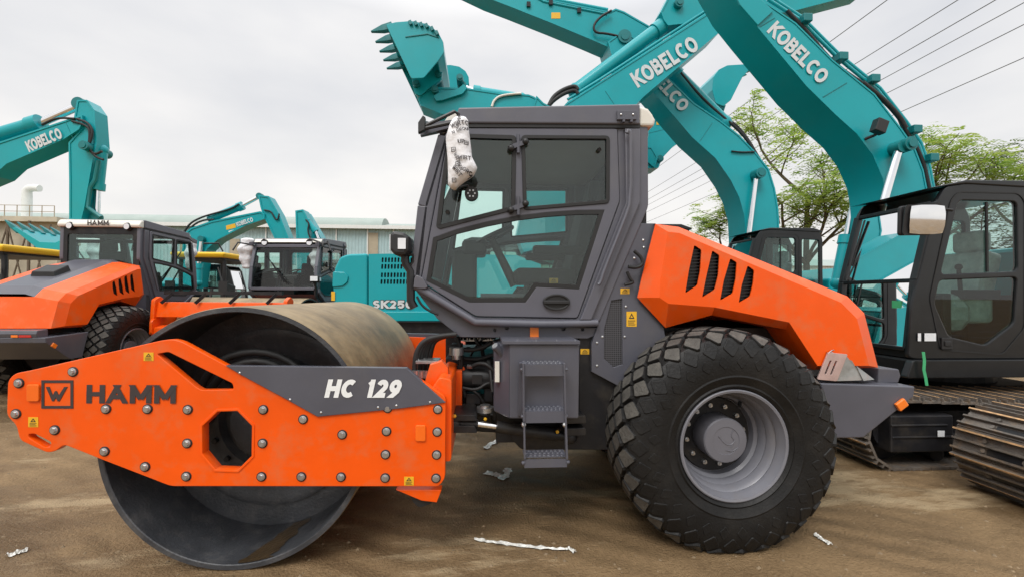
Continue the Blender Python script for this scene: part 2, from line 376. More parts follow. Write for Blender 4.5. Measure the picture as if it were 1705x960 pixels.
def text_into(mb, s, o, ex, ey, H, t=.2, gap=.13, shear=0.0, length=None, lift=.0003, dep=.002, mi=0, fit=None):
    ex, ey = Vector(ex), Vector(ey); nrm = ex.cross(ey).normalized(); o = Vector(o)
    inner = 1-t; w = sum(GL[c][0]*inner+t for c in s)+gap*(len(s)-1); sx = (length/(w*H)) if length else 1.0; x = 0; k = 0
    for c in s:
        gw, st = GL[c]
        for pl in st:
            pl2 = [(x+t/2+a*inner, t/2+b*inner) for a, b in pl]
            cl = (Vector(pl[0])-Vector(pl[-1])).length < 1e-4
            if not cl:
                for e, nb, q in ((0, 1, pl[0]), (-1, -2, pl[-1])):
                    if q[1] in (0, 1) or q[0] in (0, gw):
                        d = (Vector(pl2[e])-Vector(pl2[nb])).normalized(); ext = t*1.2 if (q[1] in (0, 1) and abs(d.y) > .3) else t/2
                        pl2[e] = tuple(Vector(pl2[e])+d*ext)
            l, r = strip(pl2, t)
            for rail in (l, r):
                for i in range(len(rail)):
                    q = rail[i]; yb = 0 if q.y < 0 else 1 if q.y > 1 else None
                    if yb is None: continue
                    nb = rail[i+1] if i == 0 else rail[i-1]
                    if abs(nb.y-q.y) > 1e-5 and 0 <= nb.y <= 1: rail[i] = q+(nb-q)*((yb-q.y)/(nb.y-q.y))
                    else: rail[i] = Vector((q.x, yb))
            k += 1; n = len(l); vs = []
            for q in l+r:
                vs.append(o+ex*((q.x+shear*q.y)*sx*H)+ey*(q.y*H)+nrm*(dep+k*lift))
            if fit: vs = [fit(v) for v in vs]
            mb.add(vs, [(i, i+n, i+1+n, i+1) for i in range(n-1)], mi)
        x += gw*inner+t+gap
    return mb
def text_px(mb, s, a, b, hpx, Y, **k):
    """baseline from pixel a to pixel b on the upright plane y = Y, letters hpx tall"""
    A, B = P3(a[0], a[1], Y), P3(b[0], b[1], Y); d = B-A; L = d.length; d.normalize(); up = Vector((-d.z, 0, d.x))
    m = (Vector(P3(a[0], a[1]-10, Y))-A).length/10
    k.setdefault('lift', .0003*(Y/2.5)**1.6); return text_into(mb, s, A, d, up, hpx*m, length=L, **k)
def rect_px(u0, v0, u1, v1, Y): return PP([(u0, v1), (u1, v1), (u1, v0), (u0, v0)], Y)
# ================================================================== the setting
def ground():
    m = MB(); n = 150
    def warp(t): return (abs(t)**3.0)*(1 if t > 0 else -1)
    xs = [warp(-1+2*i/n)*600 for i in range(n+1)]; ys = [warp(-1+2*i/n)*600+5 for i in range(n+1)]
    vs = []
    for y in ys:
        for x in xs: vs.append((x, y, 0))
    m.add(vs, [(j*(n+1)+i, j*(n+1)+i+1, (j+1)*(n+1)+i+1, (j+1)*(n+1)+i) for j in range(n) for i in range(n)])
    mt = bpy.data.materials.new('packed_dirt'); mt.use_nodes = True; MATS['packed_dirt'] = mt; nn = mt.node_tree.nodes; L = mt.node_tree.links; b = nn['Principled BSDF']
    tcn = nn.new('ShaderNodeTexCoord')
    def noise(scale, det=8, rough=.6, st=(1, 1, 1), rot=0):
        mpn = nn.new('ShaderNodeMapping'); mpn.inputs['Scale'].default_value = st; mpn.inputs['Rotation'].default_value = (0, 0, R(rot)); L.new(tcn.outputs['Object'], mpn.inputs[0])
        z = nn.new('ShaderNodeTexNoise'); z.inputs['Scale'].default_value = scale; z.inputs['Detail'].default_value = det; z.inputs['Roughness'].default_value = rough; L.new(mpn.outputs[0], z.inputs['Vector']); return z.outputs['Fac']
    def ramp(f, a, b_, c0, c1):
        r = nn.new('ShaderNodeValToRGB'); L.new(f, r.inputs[0]); r.color_ramp.elements[0].position = a; r.color_ramp.elements[1].position = b_; r.color_ramp.elements[0].color = c0+(1,); r.color_ramp.elements[1].color = c1+(1,); return r.outputs[0]
    def mix(f, a, c):
        x = nn.new('ShaderNodeMix'); x.data_type = 'RGBA'; L.new(f, x.inputs[0]); L.new(a, x.inputs[6])
        if isinstance(c, tuple): x.inputs[7].default_value = c+(1,)
        else: L.new(c, x.inputs[7])
        return x.outputs[2]
    base = ramp(noise(1.6, 12, .68), .32, .70, (.135, .083, .037), (.300, .198, .098))
    fine = ramp(noise(30, 10, .75), .36, .68, (.105, .065, .030), (.33, .225, .122)); hf = nn.new('ShaderNodeValue'); hf.outputs[0].default_value = .36
    c = mix(hf.outputs[0], base, fine)
    dry = ramp(noise(1.0, 13, .70, (.42, 1.5, 1), -24), .535, .60, (0, 0, 0), (1, 1, 1)); c = mix(dry, c, (.37, .275, .16))
    wet = ramp(noise(.6, 10, .62, (.6, 1.3, 1), 25), .50, .60, (0, 0, 0), (.7, .7, .7)); c = mix(wet, c, (.095, .058, .026))
    sp = ramp(noise(24, 3, .5), .70, .76, (0, 0, 0), (.22, .22, .22)); c = mix(sp, c, (.38, .30, .2))
    L.new(c, b.inputs['Base Color']); b.inputs['Specular IOR Level'].default_value = .3
    rg = nn.new('ShaderNodeMapRange'); L.new(wet, rg.inputs[0]); rg.inputs[3].default_value = .7; rg.inputs[4].default_value = .16; L.new(rg.outputs[0], b.inputs['Roughness'])
    ma = nn.new('ShaderNodeMath'); ma.operation = 'ADD'; L.new(noise(9, 10, .68), ma.inputs[0]); L.new(noise(60, 4, .6), ma.inputs[1])
    mpw = nn.new('ShaderNodeMapping'); mpw.inputs['Rotation'].default_value = (0, 0, R(-62)); L.new(tcn.outputs['Object'], mpw.inputs[0])
    wv = nn.new('ShaderNodeTexWave'); wv.inputs['Scale'].default_value = 1.35; wv.inputs['Distortion'].default_value = 2.2; wv.inputs['Detail'].default_value = 3; wv.inputs['Detail Scale'].default_value = 1.6; L.new(mpw.outputs[0], wv.inputs['Vector'])
    lane = ramp(noise(.6, 3, .5, (1.6, .35, 1), 28), .45, .6, (0, 0, 0), (1.6, 1.6, 1.6)); mw = nn.new('ShaderNodeMath'); mw.operation = 'MULTIPLY'; L.new(wv.outputs['Fac'], mw.inputs[0]); L.new(lane, mw.inputs[1])
    m2_ = nn.new('ShaderNodeMath'); m2_.operation = 'ADD'; L.new(ma.outputs[0], m2_.inputs[0]); L.new(mw.outputs[0], m2_.inputs[1]); ma = m2_
    bp = nn.new('ShaderNodeBump'); bp.inputs['Strength'].default_value = .75; bp.inputs['Distance'].default_value = .028; L.new(ma.outputs[0], bp.inputs['Height']); L.new(bp.outputs[0], b.inputs['Normal'])
    o = m.build('ground', 'packed_dirt'); tag(o, 'brown packed dirt yard, damp and streaked', None, kind='structure')
ground()
# loose grit on the dirt
m = MB(); rn = random.Random(11)
for k in range(4200):
    y = 1.9+rn.random()**1.5*8; x = (rn.random()-.5)*2.4*y+.2*y; s = .003+.010*rn.random()**4
    a = rn.random()*6.28; q = []
    for j in range(5): q.append((x+s*(1+.5*rn.random())*math.cos(a+j*1.257), y+s*(1+.5*rn.random())*math.sin(a+j*1.257), -.001))
    q.append((x, y, s*(.5+.5*rn.random()))); m.add(q, [(j, (j+1) % 5, 5) for j in range(5)])
pm('grit', (.20, .145, .085), .85, var=.4, scale=3); tag(m.build('grit', 'grit'), 'small loose stones scattered over the dirt', None, kind='stuff')
# ================================================================== the soil compactor (orange, in front)
YC = 3.805
def both(mk, name, mats, parent, **k):
    """a part on the near side and its mirror twin on the far side"""
    a = mk(); b = a.mirrored(YC)
    near = a.build(name, mats, parent, **k); far = b.build(name, mats, parent, **k); return near, far
def pair(m, name, mats, parent, **k):
    a = m.build(name, mats, parent, **k); b = m.mirrored(YC).build(name, mats, parent, **k); return a, b
roller = thing('soil_compactor', 'large orange and grey single drum roller standing in the foreground, seen from its side', 'road roller', (0.3, YC, 0), 'orange road rollers')
# ---- drum
AX, AZ = P(391, 728.5, 2.735); DR = AZ                     # drum axle and radius (it stands on the ground)
m = MB(); y0, y1 = 2.735, 4.875
m.lathe([(DR-.004, y0), (DR, y0+.012), (DR, y1-.012), (DR-.004, y1)], (AX, 0, AZ), 120, 'y', 0)
drum = m.build('drum', 'drum_skin', roller, smooth=40)
m = MB(); t = .03
m.lathe([(DR-.0045, y0-.001), (DR-t, y0-.001), (DR-t-.004, y0+.004), (DR-t-.004, y0+.46), (.60, y0+.475), (.60, y0+.46), (.56, y0+.455), (.53, y0+.47), (.42, y0+.48), (.40, y0+.43), (.33, y0+.42), (.31, y0+.48), (.22, y0+.48), (.2, y0+.32), (0.001, y0+.32)], (AX, 0, AZ), 96)
pair(m, 'drum_inner', 'drum_inside', drum, smooth=35)
for k in range(16):
    a = 2*math.pi*k/16; m = MB(); m.cyl((AX+.37*math.cos(a), y0+.425, AZ+.37*math.sin(a)), (AX+.37*math.cos(a), y0+.395, AZ+.37*math.sin(a)), .018, n=6); m.build('flange_bolt', 'chassis_black', drum)
m = MB(); m.tube([(AX-.42, y0+.3, AZ+.1), (AX-.25, y0+.2, AZ+.42), (AX+.05, y0+.2, AZ+.5), (AX+.3, y0+.25, AZ+.36), (AX+.42, y0+.1, AZ+.1)], .024, 8, smooth=2)
m.tube([(AX-.36, y0+.3, AZ+.1), (AX-.2, y0+.2, AZ+.36), (AX+.05, y0+.2, AZ+.44), (AX+.26, y0+.25, AZ+.3), (AX+.36, y0+.1, AZ+.06)], .024, 8, smooth=2)
m.build('hose', 'black_rubber', drum, smooth=60)
rnm = random.Random(2); m = MB(); vs = []; nn_ = 14; ri = DR-t-.007
for i in range(nn_+1):
    k = i/nn_; y = y0+.01+.42*k; a0 = R(271+13*k+rnm.uniform(-1, 1)); a1 = a0+R(15-5*k+rnm.uniform(-1.5, 1.5))
    for j in range(5): a = a0+(a1-a0)*j/4; vs.append((AX+ri*math.cos(a), y, AZ+ri*math.sin(a)))
m.add(vs, [(i*5+j, i*5+j+1, i*5+6+j, i*5+5+j) for i in range(nn_) for j in range(4)]); m.build('mud_streak', 'mud_streak', drum)['near_only'] = 1
# ---- side plates of the drum frame
PY = 2.645
rim_px = [(13, 633), (24, 621), (48, 616.5), (271, 565.5), (289, 564), (303, 568), (385, 612), (690, 625), (742, 660), (741, 795), (731, 809), (284, 808.6), (251.5, 796), (166, 763), (106, 739), (93, 750), (79, 753), (33, 732), (27, 707), (11, 691)]
eye = fillet(PP([(47, 722), (57, 721), (85, 735), (84, 743), (75, 744), (48, 728)], PY), .012)
slot = fillet(PP([(261, 588.5), (280, 585), (387, 637.5), (389, 647.5), (335, 648.5), (326, 643)], PY), .012)
octo = PP([(337, 708), (363, 683.5), (396, 682.5), (420.6, 707.5), (420, 758), (396, 782), (359, 780.6), (337, 754)], PY)
plate_o = fillet(PP(rim_px, PY), .025)
mk = lambda: MB().side([plate_o, eye, slot, octo], PY, PY+.045, .004)
pl, pl2 = both(mk, 'side_plate', 'orange', roller, smooth=30)
lin = inset(octo, -.012)
mk = lambda: MB().side([lin, inset(octo, .002)], PY-.005, PY+.06, .003)
a, b = both(mk, 'opening_rim', 'orange', pl, smooth=30); b.parent = pl2
BOLTS = [(32, 637), (27, 688), (122, 618), (177, 680), (246, 680), (313, 681), (91.5, 715), (174.5, 750.5), (242, 776), (312, 737), (310.5, 792), (438.6, 681), (437.5, 737), (435.6, 792.5), (505, 697), (502, 792.6), (570, 722.5), (568, 793), (645.6, 678.6), (643.7, 717), (642, 755.5), (641.5, 794.5), (729, 680.5), (728, 718), (727, 756), (726, 795)]
for u, v in BOLTS:
    x, z = P(u, v, PY); o = MB()
    o.lathe([(.0275, PY-.0005), (.0275, PY-.003), (.0215, PY-.0055)], (x, 0, z), 20, mi=1)
    o.lathe([(.0215, PY-.0035), (.0205, PY-.009), (.018, PY-.010), (.001, PY-.010)], (x, 0, z), 20)
    o.cyl((x, PY-.009, z), (x, PY-.017, z), .0145, .0135, 6)
    q = o.build('bolt', ['steel', 'chassis_black'], pl); q['near_only'] = 1
m = MB(); text_px(m, 'HAMM', (144, 670.5), (293.5, 670.5), 31, PY, t=.235, gap=.11); m.build('lettering', 'letter_dark', pl)['near_only'] = 1
# the maker's square emblem
m = MB(); fr = rect_px(69.5, 632, 122.5, 679, PY); m.side([fr, inset(fr, .0145)], PY-.003, PY-.0005)
for pts in ([(77, 643), (83, 643), (88.5, 657), (92, 650), (95, 650), (98.5, 657), (107.5, 643), (113, 643), (99.5, 667), (96.5, 667), (93.5, 661), (90, 667), (87.5, 667)],):
    m.side([PP(pts, PY)], PY-.003, PY-.0005)
m.build('emblem', 'letter_dark', pl)['near_only'] = 1
def sticker(u0, v0, u1, v1, Y, parent, matn='sticker_yellow', ink=True, lift=.002):
    r = rect_px(u0, v0, u1, v1, Y); m = MB(); m.side([r], Y-lift, Y-.0004)
    if ink:
        (xa, za), (xb, zb) = r[0], r[2]; w, h = xb-xa, zb-za
        cx = xa+w*.5; m.side([[(cx-w*.28, za+h*.52), (cx+w*.28, za+h*.52), (cx, za+h*.9)], [(cx-w*.14, za+h*.59), (cx+w*.14, za+h*.59), (cx, za+h*.77)]], Y-lift-.001, Y-lift-.0002, mi=1)
        for k in range(3): m.side([[(xa+w*.15, za+h*(.1+.13*k)), (xb-w*(.15+.1*(k % 2)), za+h*(.1+.13*k)), (xb-w*(.15+.1*(k % 2)), za+h*(.15+.13*k)), (xa+w*.15, za+h*(.15+.13*k))]], Y-lift-.001, Y-lift-.0002, mi=1)
    o = m.build('warning_sticker', [matn, 'sticker_ink'], parent); o['near_only'] = 1; return o
for s in ((239.5, 586, 256, 600), (47.5, 693.5, 64, 710), (673, 792.5, 689, 807)): sticker(*s, PY, pl)
for (u0, v0, u1, v1) in ((47, 638.5, 67.5, 667), (692, 706, 709, 733)):
    m = MB(); m.side([fillet(rect_px(u0, v0, u1, v1, PY), .012)], PY-.012, PY-.0005, .004); m.build('side_reflector', 'orange_pad', pl, smooth=30)
# grey cover with the model number
pan_px = [(376, 607.5), (677.5, 611.5), (742, 669), (666, 679), (529, 692.5), (477, 663.5), (400, 622)]
pan = PP(pan_px, PY-.006); mk = lambda: MB().side([pan], PY-.012, PY+.03, .003)
pc, pc2 = both(mk, 'cover_panel', 'grey_paint', roller, smooth=30)
m = MB(); text_px(m, 'HC 129', (540, 661), (665, 661), 30.5, PY-.012, t=.27, gap=.07, shear=.22); m.build('lettering', 'letter_white', pc)['near_only'] = 1
for u, v in ((399, 620), (483, 664.5), (534.5, 686), (629.5, 677.5), (660, 674.5), (716, 669)):
    x, z = P(u, v, PY-.012); q = MB().ball((x, PY-.012, z), .0075, 10, sc=(1, .6, 1)).build('rivet', 'steel', pc, smooth=60); q['near_only'] = 1
# cross members of the drum frame
m = MB(); bx, bz = P(725, 660, PY)
m.prism(fillet([(bx-.06, .62), (bx+.09, .62), (bx+.09, 1.10), (bx+.02, 1.12), (bx-.06, 1.0)], .02), PY+.05, 2*YC-PY-.05)
m.build('rear_beam', 'orange', roller, bevel=.006)
fx, fz = P(40, 665, PY); m = MB(); m.prism([(fx-.05, .86), (fx+.10, .86), (fx+.10, 1.06), (fx-.05, 1.02)], PY+.046, 2*YC-PY-.046); m.build('front_beam', 'orange', roller, bevel=.006)
m = MB(); q = PP([(660, 811), (736, 811), (728, 832), (703, 829)], PY+.06); m.prism(q, PY+.03, PY+.10); pair(m, 'scraper_bracket', 'orange', roller, bevel=.004)
m = MB(); q = fillet(PP([(684, 812), (727, 812), (722, 832), (700, 840), (688, 830)], PY+.1), .02); m.prism(q, PY+.06, PY+.22); pair(m, 'scraper', 'black_rubber', roller, bevel=.005)
m = MB()
m.side([PP([(716, 606), (735, 600), (746, 612), (746, 690), (737, 690), (724, 662), (706, 640)], 2.85)], 2.85, 2.93, .004)
m.side([PP([(696, 640), (720, 632), (724, 662), (712, 668), (699, 655)], 2.95)], 2.95, 3.0, .004)
m.box((bx+.08, YC, .93), (.1, 1.3, .3)); m.build('hitch_bracket', 'orange', roller, bevel=.005)
# ---- hoses over the joint
hs = MB()
for k, (du, dy) in enumerate(((0, 0), (9, .05), (17, .1), (24, .16))):
    pts = [(690+du, 650), (690+du, 612), (693+du, 585), (706+du*.7, 566), (730+du*.4, 559), (760, 556)]
    hs.tube([P3(u, v, 2.95+dy) for u, v in pts], .017, 8, smooth=2)
for pts in ([(748, 575), (775, 583), (800, 580), (818, 570)], [(752, 590), (790, 600), (822, 590)], [(742, 640), (770, 650), (800, 640), (824, 645)], [(750, 668), (775, 672), (800, 690), (820, 690)], [(760, 560), (770, 590), (765, 630), (775, 660)]):
    hs.tube([P3(u, v, 3.2+random.Random(pts[0][0]).random()*.2) for u, v in pts], .016, 8, smooth=2)
hs.build('hydraulic_hose', 'black_rubber', roller, smooth=60)
m = MB()
for u in (692, 701, 710, 718): m.cyl(P3(u, 628, 2.93), P3(u, 616, 2.93), .022, n=10)
m.side([rect_px(692, 600, 730, 605, 2.9)], 2.9, 3.05, .002); m.build('hose_clamp', 'steel', roller, smooth=40)
# ---- articulation joint and centre chassis (dark, deep between the frames)
m = MB()
m.side([PP([(742, 596), (835, 596), (835, 608), (742, 608)], 3.35)], 3.35, 4.3, .004)
m.side([PP([(742, 655), (835, 655), (840, 720), (752, 716), (742, 700)], 3.3)], 3.3, 4.3, .004)
m.side([PP([(742, 560), (766, 560), (768, 700), (742, 700)], 3.75)], 3.75, 3.9, .004)
m.box((P(880, 640, 3.4)[0], YC, .88), (.5, 1.25, .62))
m.build('articulation_joint', 'chassis_black', roller, bevel=.008)
m = MB(); q = P3(790, 627, 3.28); m.cyl(q+Vector((-.17, 0, 0)), q+Vector((.2, 0, 0)), .085, n=20); m.cyl(q+Vector((-.23, 0, 0)), q+Vector((-.17, 0, 0)), .1, n=20); m.box(q+Vector((.02, -.08, .0)), (.07, .04, .06)); m.build('hydraulic_motor', 'black_plastic', roller, smooth=40)
m = MB(); m.side([fillet(PP([(760, 618), (770, 609), (774, 612), (774, 652), (763, 648)], 3.22), .01)], 3.22, 3.3, .003); m.build('motor_guard', 'orange', roller)
m = MB(); q = P3(808, 684, 3.1); m.cyl(q, q+Vector((0, 0, .03)), .06, n=20); m.cyl(q+Vector((0, 0, .03)), q+Vector((0, 0, .045)), .035, n=16); m.build('pivot_cap', 'steel', roller, smooth=40); m = MB(); q = P3(760, 590, 3.15); m.cyl(q, q+Vector((0, 0, .05)), .05, n=20); m.cyl(q+Vector((0, 0, -.03)), q, .03, n=12)
m.build('pivot_cap', 'steel', roller, smooth=40)
for u, v, Y in ((808, 697, 3.0), (928, 718, 2.93), (757, 692, 2.89)): MB().ball(P3(u, v, Y), .012, 8).build('grease_cap', 'sticker_yellow', roller)
# small fittings crowding the joint
rnf = random.Random(9)
for k in range(16):
    u, v, Y = rnf.uniform(748, 828), rnf.uniform(562, 690), rnf.uniform(3.15, 3.5); a = P3(u, v, Y); d = Vector((rnf.uniform(-1, 1), rnf.uniform(-.3, .3), rnf.uniform(-.6, .6))).normalized()
    pts = [a, a+d*.06+Vector((0, 0, .03)), a+d*.14+Vector((0, 0, rnf.uniform(-.08, .03))), a+d*.24+Vector((0, .05, rnf.uniform(-.14, .02)))]
    MB().tube(pts, rnf.choice((.009, .012, .015)), 8, smooth=2).build('hydraulic_hose', 'black_rubber', roller, smooth=60)
    if k % 2 == 0: MB().cyl(a-d*.03, a+d*.01, .016, n=6).build('hose_fitting', 'steel', roller)
for u0, v0, u1, v1, Y in ((748, 612, 762, 650, 3.3), (800, 600, 822, 622, 3.32), (776, 655, 800, 672, 3.2), (806, 640, 820, 668, 3.25), (752, 572, 770, 590, 3.3)):
    MB().side([fillet(rect_px(u0, v0, u1, v1, Y), .008)], Y, Y+.1, .004).build('valve_block', 'chassis_black', roller)
# steering cylinder
m = MB(); a, b, c, d = P3(757, 704, 2.95), P3(793, 705, 2.95), P3(826, 709, 2.95), P3(925, 723, 2.98)
m.cyl(c, d, .038, .042, n=20); m.cyl(d, P3(948, 726, 2.98), .03, n=14); m.ball(a, .05, 12); m.cyl(a, P3(796, 705, 2.95), .028, n=12); m.ball(P3(950, 726, 2.98), .048, 12)
m.build('steering_cylinder', 'chassis_black', roller, smooth=40)
MB().cyl(P3(796, 705, 2.95), c, .019, n=14).build('cylinder_rod', 'chrome', roller, smooth=40)
for v0, v1 in ((692, 704), (713, 724)): MB().side([fillet(PP([(940, v0), (975, v0-1), (976, v1), (940, v1+1)], 2.92), .01)], 2.92, 3.2, .003).build('cylinder_bracket', 'chassis_black', roller)
for v0, v1 in ((690, 700), (708, 720)): MB().side([fillet(PP([(744, v0), (790, v0), (795, v1), (744, v1)], 2.9), .01)], 2.9, 3.2, .003).build('cylinder_bracket', 'chassis_black', roller)
# ---- tank box behind the ladder
YB = 2.80; m = MB()
f1 = PP([(847.5, 572), (965, 572), (963.5, 696), (848, 696)], YB); m.prism(f1, YB, 3.3)
xa, za = f1[0]; xb, zb = f1[3]; xl, zl = P(823, 574, 2.95); _, zl2 = P(823, 684, 2.95)
m.add([(xa, YB+.001, za), (xb, YB+.001, zb), (xl, 2.95, zl2), (xl, 2.95, zl), (xa, 3.3, za), (xb, 3.3, zb), (xl, 3.3, zl2), (xl, 3.3, zl)], [(0, 3, 2, 1), (0, 4, 7, 3), (1, 2, 6, 5), (3, 7, 6, 2), (4, 5, 6, 7)])
tank = m.build('fuel_tank', 'grey_paint', roller, bevel=.008)
m = MB(); m.side([PP([(836, 567), (966, 567), (966, 572.5), (836, 572.5)], YB-.02)], YB-.02, 3.3, .002)
for u in (862, 893, 927, 958): m.ball(P3(u, 567, YB), .012, 8)
m.build('tank_lip', 'grey_paint', tank, smooth=40)
q = sticker(838.5, 618, 845.5, 629, 2.86, tank, 'grey_paint'); q2 = sticker(838.5, 676, 845.5, 687, 2.86, tank, 'grey_paint')
m = MB(); m.cyl(P3(824, 575, 2.86), P3(840, 592, 2.9), .026, n=14); m.build('tank_filler', 'grey_paint', tank, smooth=40)
MB().cyl(P3(823.5, 574.3, 2.858), P3(824.5, 575.5, 2.862), .019, n=14).build('filler_cap', 'steel', tank)
m = MB(); m.side([rect_px(824, 601, 831.5, 635, 2.88)], 2.87, 2.9, .002); m.build('level_gauge', 'white_paint', tank)
# ---- ladder
YL = 2.70; lad = MB()
lad.bar(P3(871, 603, YL), P3(872, 700, YL), .035, .012, (1, 0, 0))
ladder = lad.build('ladder', 'grey_paint', roller, bevel=.003)
MB().bar(P3(939, 603, YL), P3(941, 688, YL), .035, .012, (1, 0, 0)).build('ladder_rail', 'grey_paint', ladder, bevel=.003); MB().bar(P3(869, 603, YL+.02), P3(866, 690, YB-.003), .02, .03, (1, 0, 0)).build('ladder_brace', 'grey_paint', ladder)
for k, (u0, u1, v) in enumerate(((871, 941, 606), (872, 941, 684), (873, 944, 761))):
    m = MB(); a, b = P3(u0, v, YL), P3(u1, v, YL); w = (b-a).x; h = .048 if k < 2 else .03
    m.box(((a.x+b.x)/2, YL, a.z-.035), (w, .006, h+.02)); m.box(((a.x+b.x)/2, YL+.065, a.z), (w, .124, .006))
    for i in range(9):
        for j in range(3): m.cyl((a.x+w*(i+.5+.25*(j % 2))/9.5, YL+.022+.04*j, a.z+.002), (a.x+w*(i+.5+.25*(j % 2))/9.5, YL+.022+.04*j, a.z+.008), .011, .008, 8)
    for x in (a.x-.006, b.x+.006): m.ball((x, YL, a.z-.03), .013, 8)
    m.build('step', 'grey_paint', ladder, smooth=30)
for u, v in ((872, 706), (940, 706)): MB().ball(P3(u, v, YL), .016, 8).build('ladder_bolt', 'steel', ladder)
m = MB(); m.bar(P3(872.5, 702, YL), P3(873.5, 762, YL), .03, .010, (1, 0, 0)); m.bar(P3(941, 688, YL), P3(943.5, 762, YL), .03, .012, (1, 0, 0)); m.build('ladder_strap', 'grey_paint', ladder)
# ---- dark side frame between the tank and the wheel
YS = 3.10; m = MB()
m.side([fillet(PP([(964, 545), (1000, 545), (1060, 540), (1090, 640), (1060, 748), (868, 748), (850, 728), (850, 712), (964, 712)], YS), .03)], YS, YS+.05, .004)
pair(m, 'frame_plate', 'chassis_black', roller); m = MB(); m.box((1.4, YC, .95), (2.4, 1.1, .55)); m.build('rear_frame', 'chassis_black', roller)
sticker(966.5, 580, 981, 589, YS, roller)
# side panel with the grille, behind the cab
YG = 3.06; m = MB(); op = PP([(1036, 494), (1041, 620), (1018, 606), (1006, 600), (1006, 545)], YG); op = PP([(1018, 500), (1036, 497), (1036.5, 606), (1022, 611), (1006, 597), (1006, 548)], YG)
m.side([PP([(1020, 470), (1064, 372), (1092, 372), (1090, 470), (1108, 560), (1030, 642), (985, 618), (985, 572)], YG), op], YG, YG+.04, .003)
sp, _ = pair(m, 'side_panel', 'grey_paint', roller)
m = MB(); m.side([inset(op, -.005)], YG+.012, YG+.02); pair(m, 'grille', 'mesh_grille', sp)
for u, v in ((994, 570), (994, 608), (1003, 560), (1040, 560), (1042, 510), (1071, 400), (1072, 412), (1056, 430)):
    m = MB().ball(P3(u, v, YG), .010, 8, sc=(1, .7, 1)); q = m.build('screw', 'steel', sp); q['near_only'] = 1
sticker(1043, 518, 1060, 543, YG, sp); sticker(1033, 480, 1048, 489, YG, sp)
m = MB(); m.tube([P3(u, v, 3.0) for u, v in ((1056, 418), (1068, 428), (1071, 440), (1060, 446), (1046, 444))], .012, 8, smooth=2); m.tube([P3(u, v, 3.02) for u, v in ((1044, 452), (1050, 466), (1056, 470), (1040, 474))], .011, 8, smooth=2); m.build('cab_hose', 'black_rubber', roller, smooth=60)

# ---- cab
Yc = 3.05; FARC = 2*YC-Yc
cab = None
d_out = fillet(PP([(749, 213), (1028, 214), (1032, 334), (961.6, 529), (792, 526), (701, 468)], Yc-.012), .02)
w_front = fillet(PP([(746.5, 223), (859, 226.5), (857, 349), (732, 381), (727, 377)], Yc-.012), .03)
w_rear = fillet(PP([(868.5, 226), (1014.5, 227), (1014, 338), (872, 350)], Yc-.012), .03)
lowc = [(722, 396), (760, 382.5), (810, 370), (860, 360), (910, 354), (960, 350.5), (1006, 350), (964, 481), (893, 477), (875, 502.5), (781, 502.5), (710, 467)]
w_low = PP(lowc, Yc-.012)
# frame: rear post, roof rail, sill
fr_out = fillet(PP([(760, 205), (1079, 207), (1080, 344), (998, 536), (976, 545), (791, 542), (694, 489), (690, 457), (707, 338), (741, 222)], Yc), .03)
fr_in = inset(d_out, -.004)
mk = lambda: MB().side([fr_out, fr_in], Yc, Yc+.07, .008)
cf, cf2 = both(mk, 'cab_frame', 'cab_grey', roller, smooth=35)
mk = lambda: MB().side([d_out, w_front, w_rear, w_low], Yc-.012, Yc+.05, .005)
door, door2 = both(mk, 'cab_door', 'cab_grey', roller, smooth=35)
mk = lambda: (lambda q: (q.side([inset(w_front, -.003), inset(w_front, .022)], Yc-.020, Yc+.02, .003), q.side([inset(w_rear, -.003), inset(w_rear, .022)], Yc-.020, Yc+.02, .003), q.side([inset(w_low, -.001), inset(w_low, .028)], Yc-.014, Yc+.02, .001), q)[-1])(MB())
for o, p in zip(both(mk, 'window_seal', 'black_rubber', roller), (door, door2)): o.parent = p
for w in (w_front, w_rear, w_low):
    mk = lambda: MB().side([inset(w, .004)], Yc-.004, Yc+.001)
    for o, p in zip(both(mk, 'window_pane', 'window_glass', roller), (door, door2)): o.parent = p
# bent tubes framing the door
mk = lambda: MB().tube([P3(u, v, Yc-.012) for u, v in ((692, 476), (720, 493), (791, 536), (900, 538.5), (959, 538), (995, 537))], .026, 12)
both(mk, 'sill_tube', 'cab_grey', roller, smooth=50)
mk = lambda: MB().side([PP([(1041, 214), (1066, 214), (1066, 336), (985, 532), (966, 532), (1043, 336)], Yc-.03)], Yc-.03, Yc+.01, .006)
both(mk, 'rear_post', 'cab_grey', roller, smooth=35)
mk = lambda: MB().tube([P3(u, v, Yc-.07) for u, v in ((1044, 222), (1047, 215), (1050, 222), (1050, 335), (1040, 365), (1005, 452), (1000, 470), (996, 474))], .012, 10, smooth=1)
both(mk, 'grab_rail', 'cab_grey', roller, smooth=50)
# door handle
hx, hz = P(926, 502.5, Yc-.012); m = MB(); el = [(hx+.093*math.cos(a*math.pi/16), hz+.055*math.sin(a*math.pi/16)) for a in range(32)]
m.side([el], Yc-.026, Yc-.0125, .005); m.build('handle_recess', 'black_rubber', door, smooth=40)
m = MB(); m.side([el, [(hx+.078*math.cos(a*math.pi/16), hz+.042*math.sin(a*math.pi/16)) for a in range(32)]], Yc-.034, Yc-.024, .003); m.side([fillet([(hx-.088, hz-.012), (hx+.088, hz-.012), (hx+.088, hz+.012), (hx-.088, hz+.012)], .006)], Yc-.042, Yc-.025, .004); m.build('door_handle', 'black_plastic', door, smooth=40)
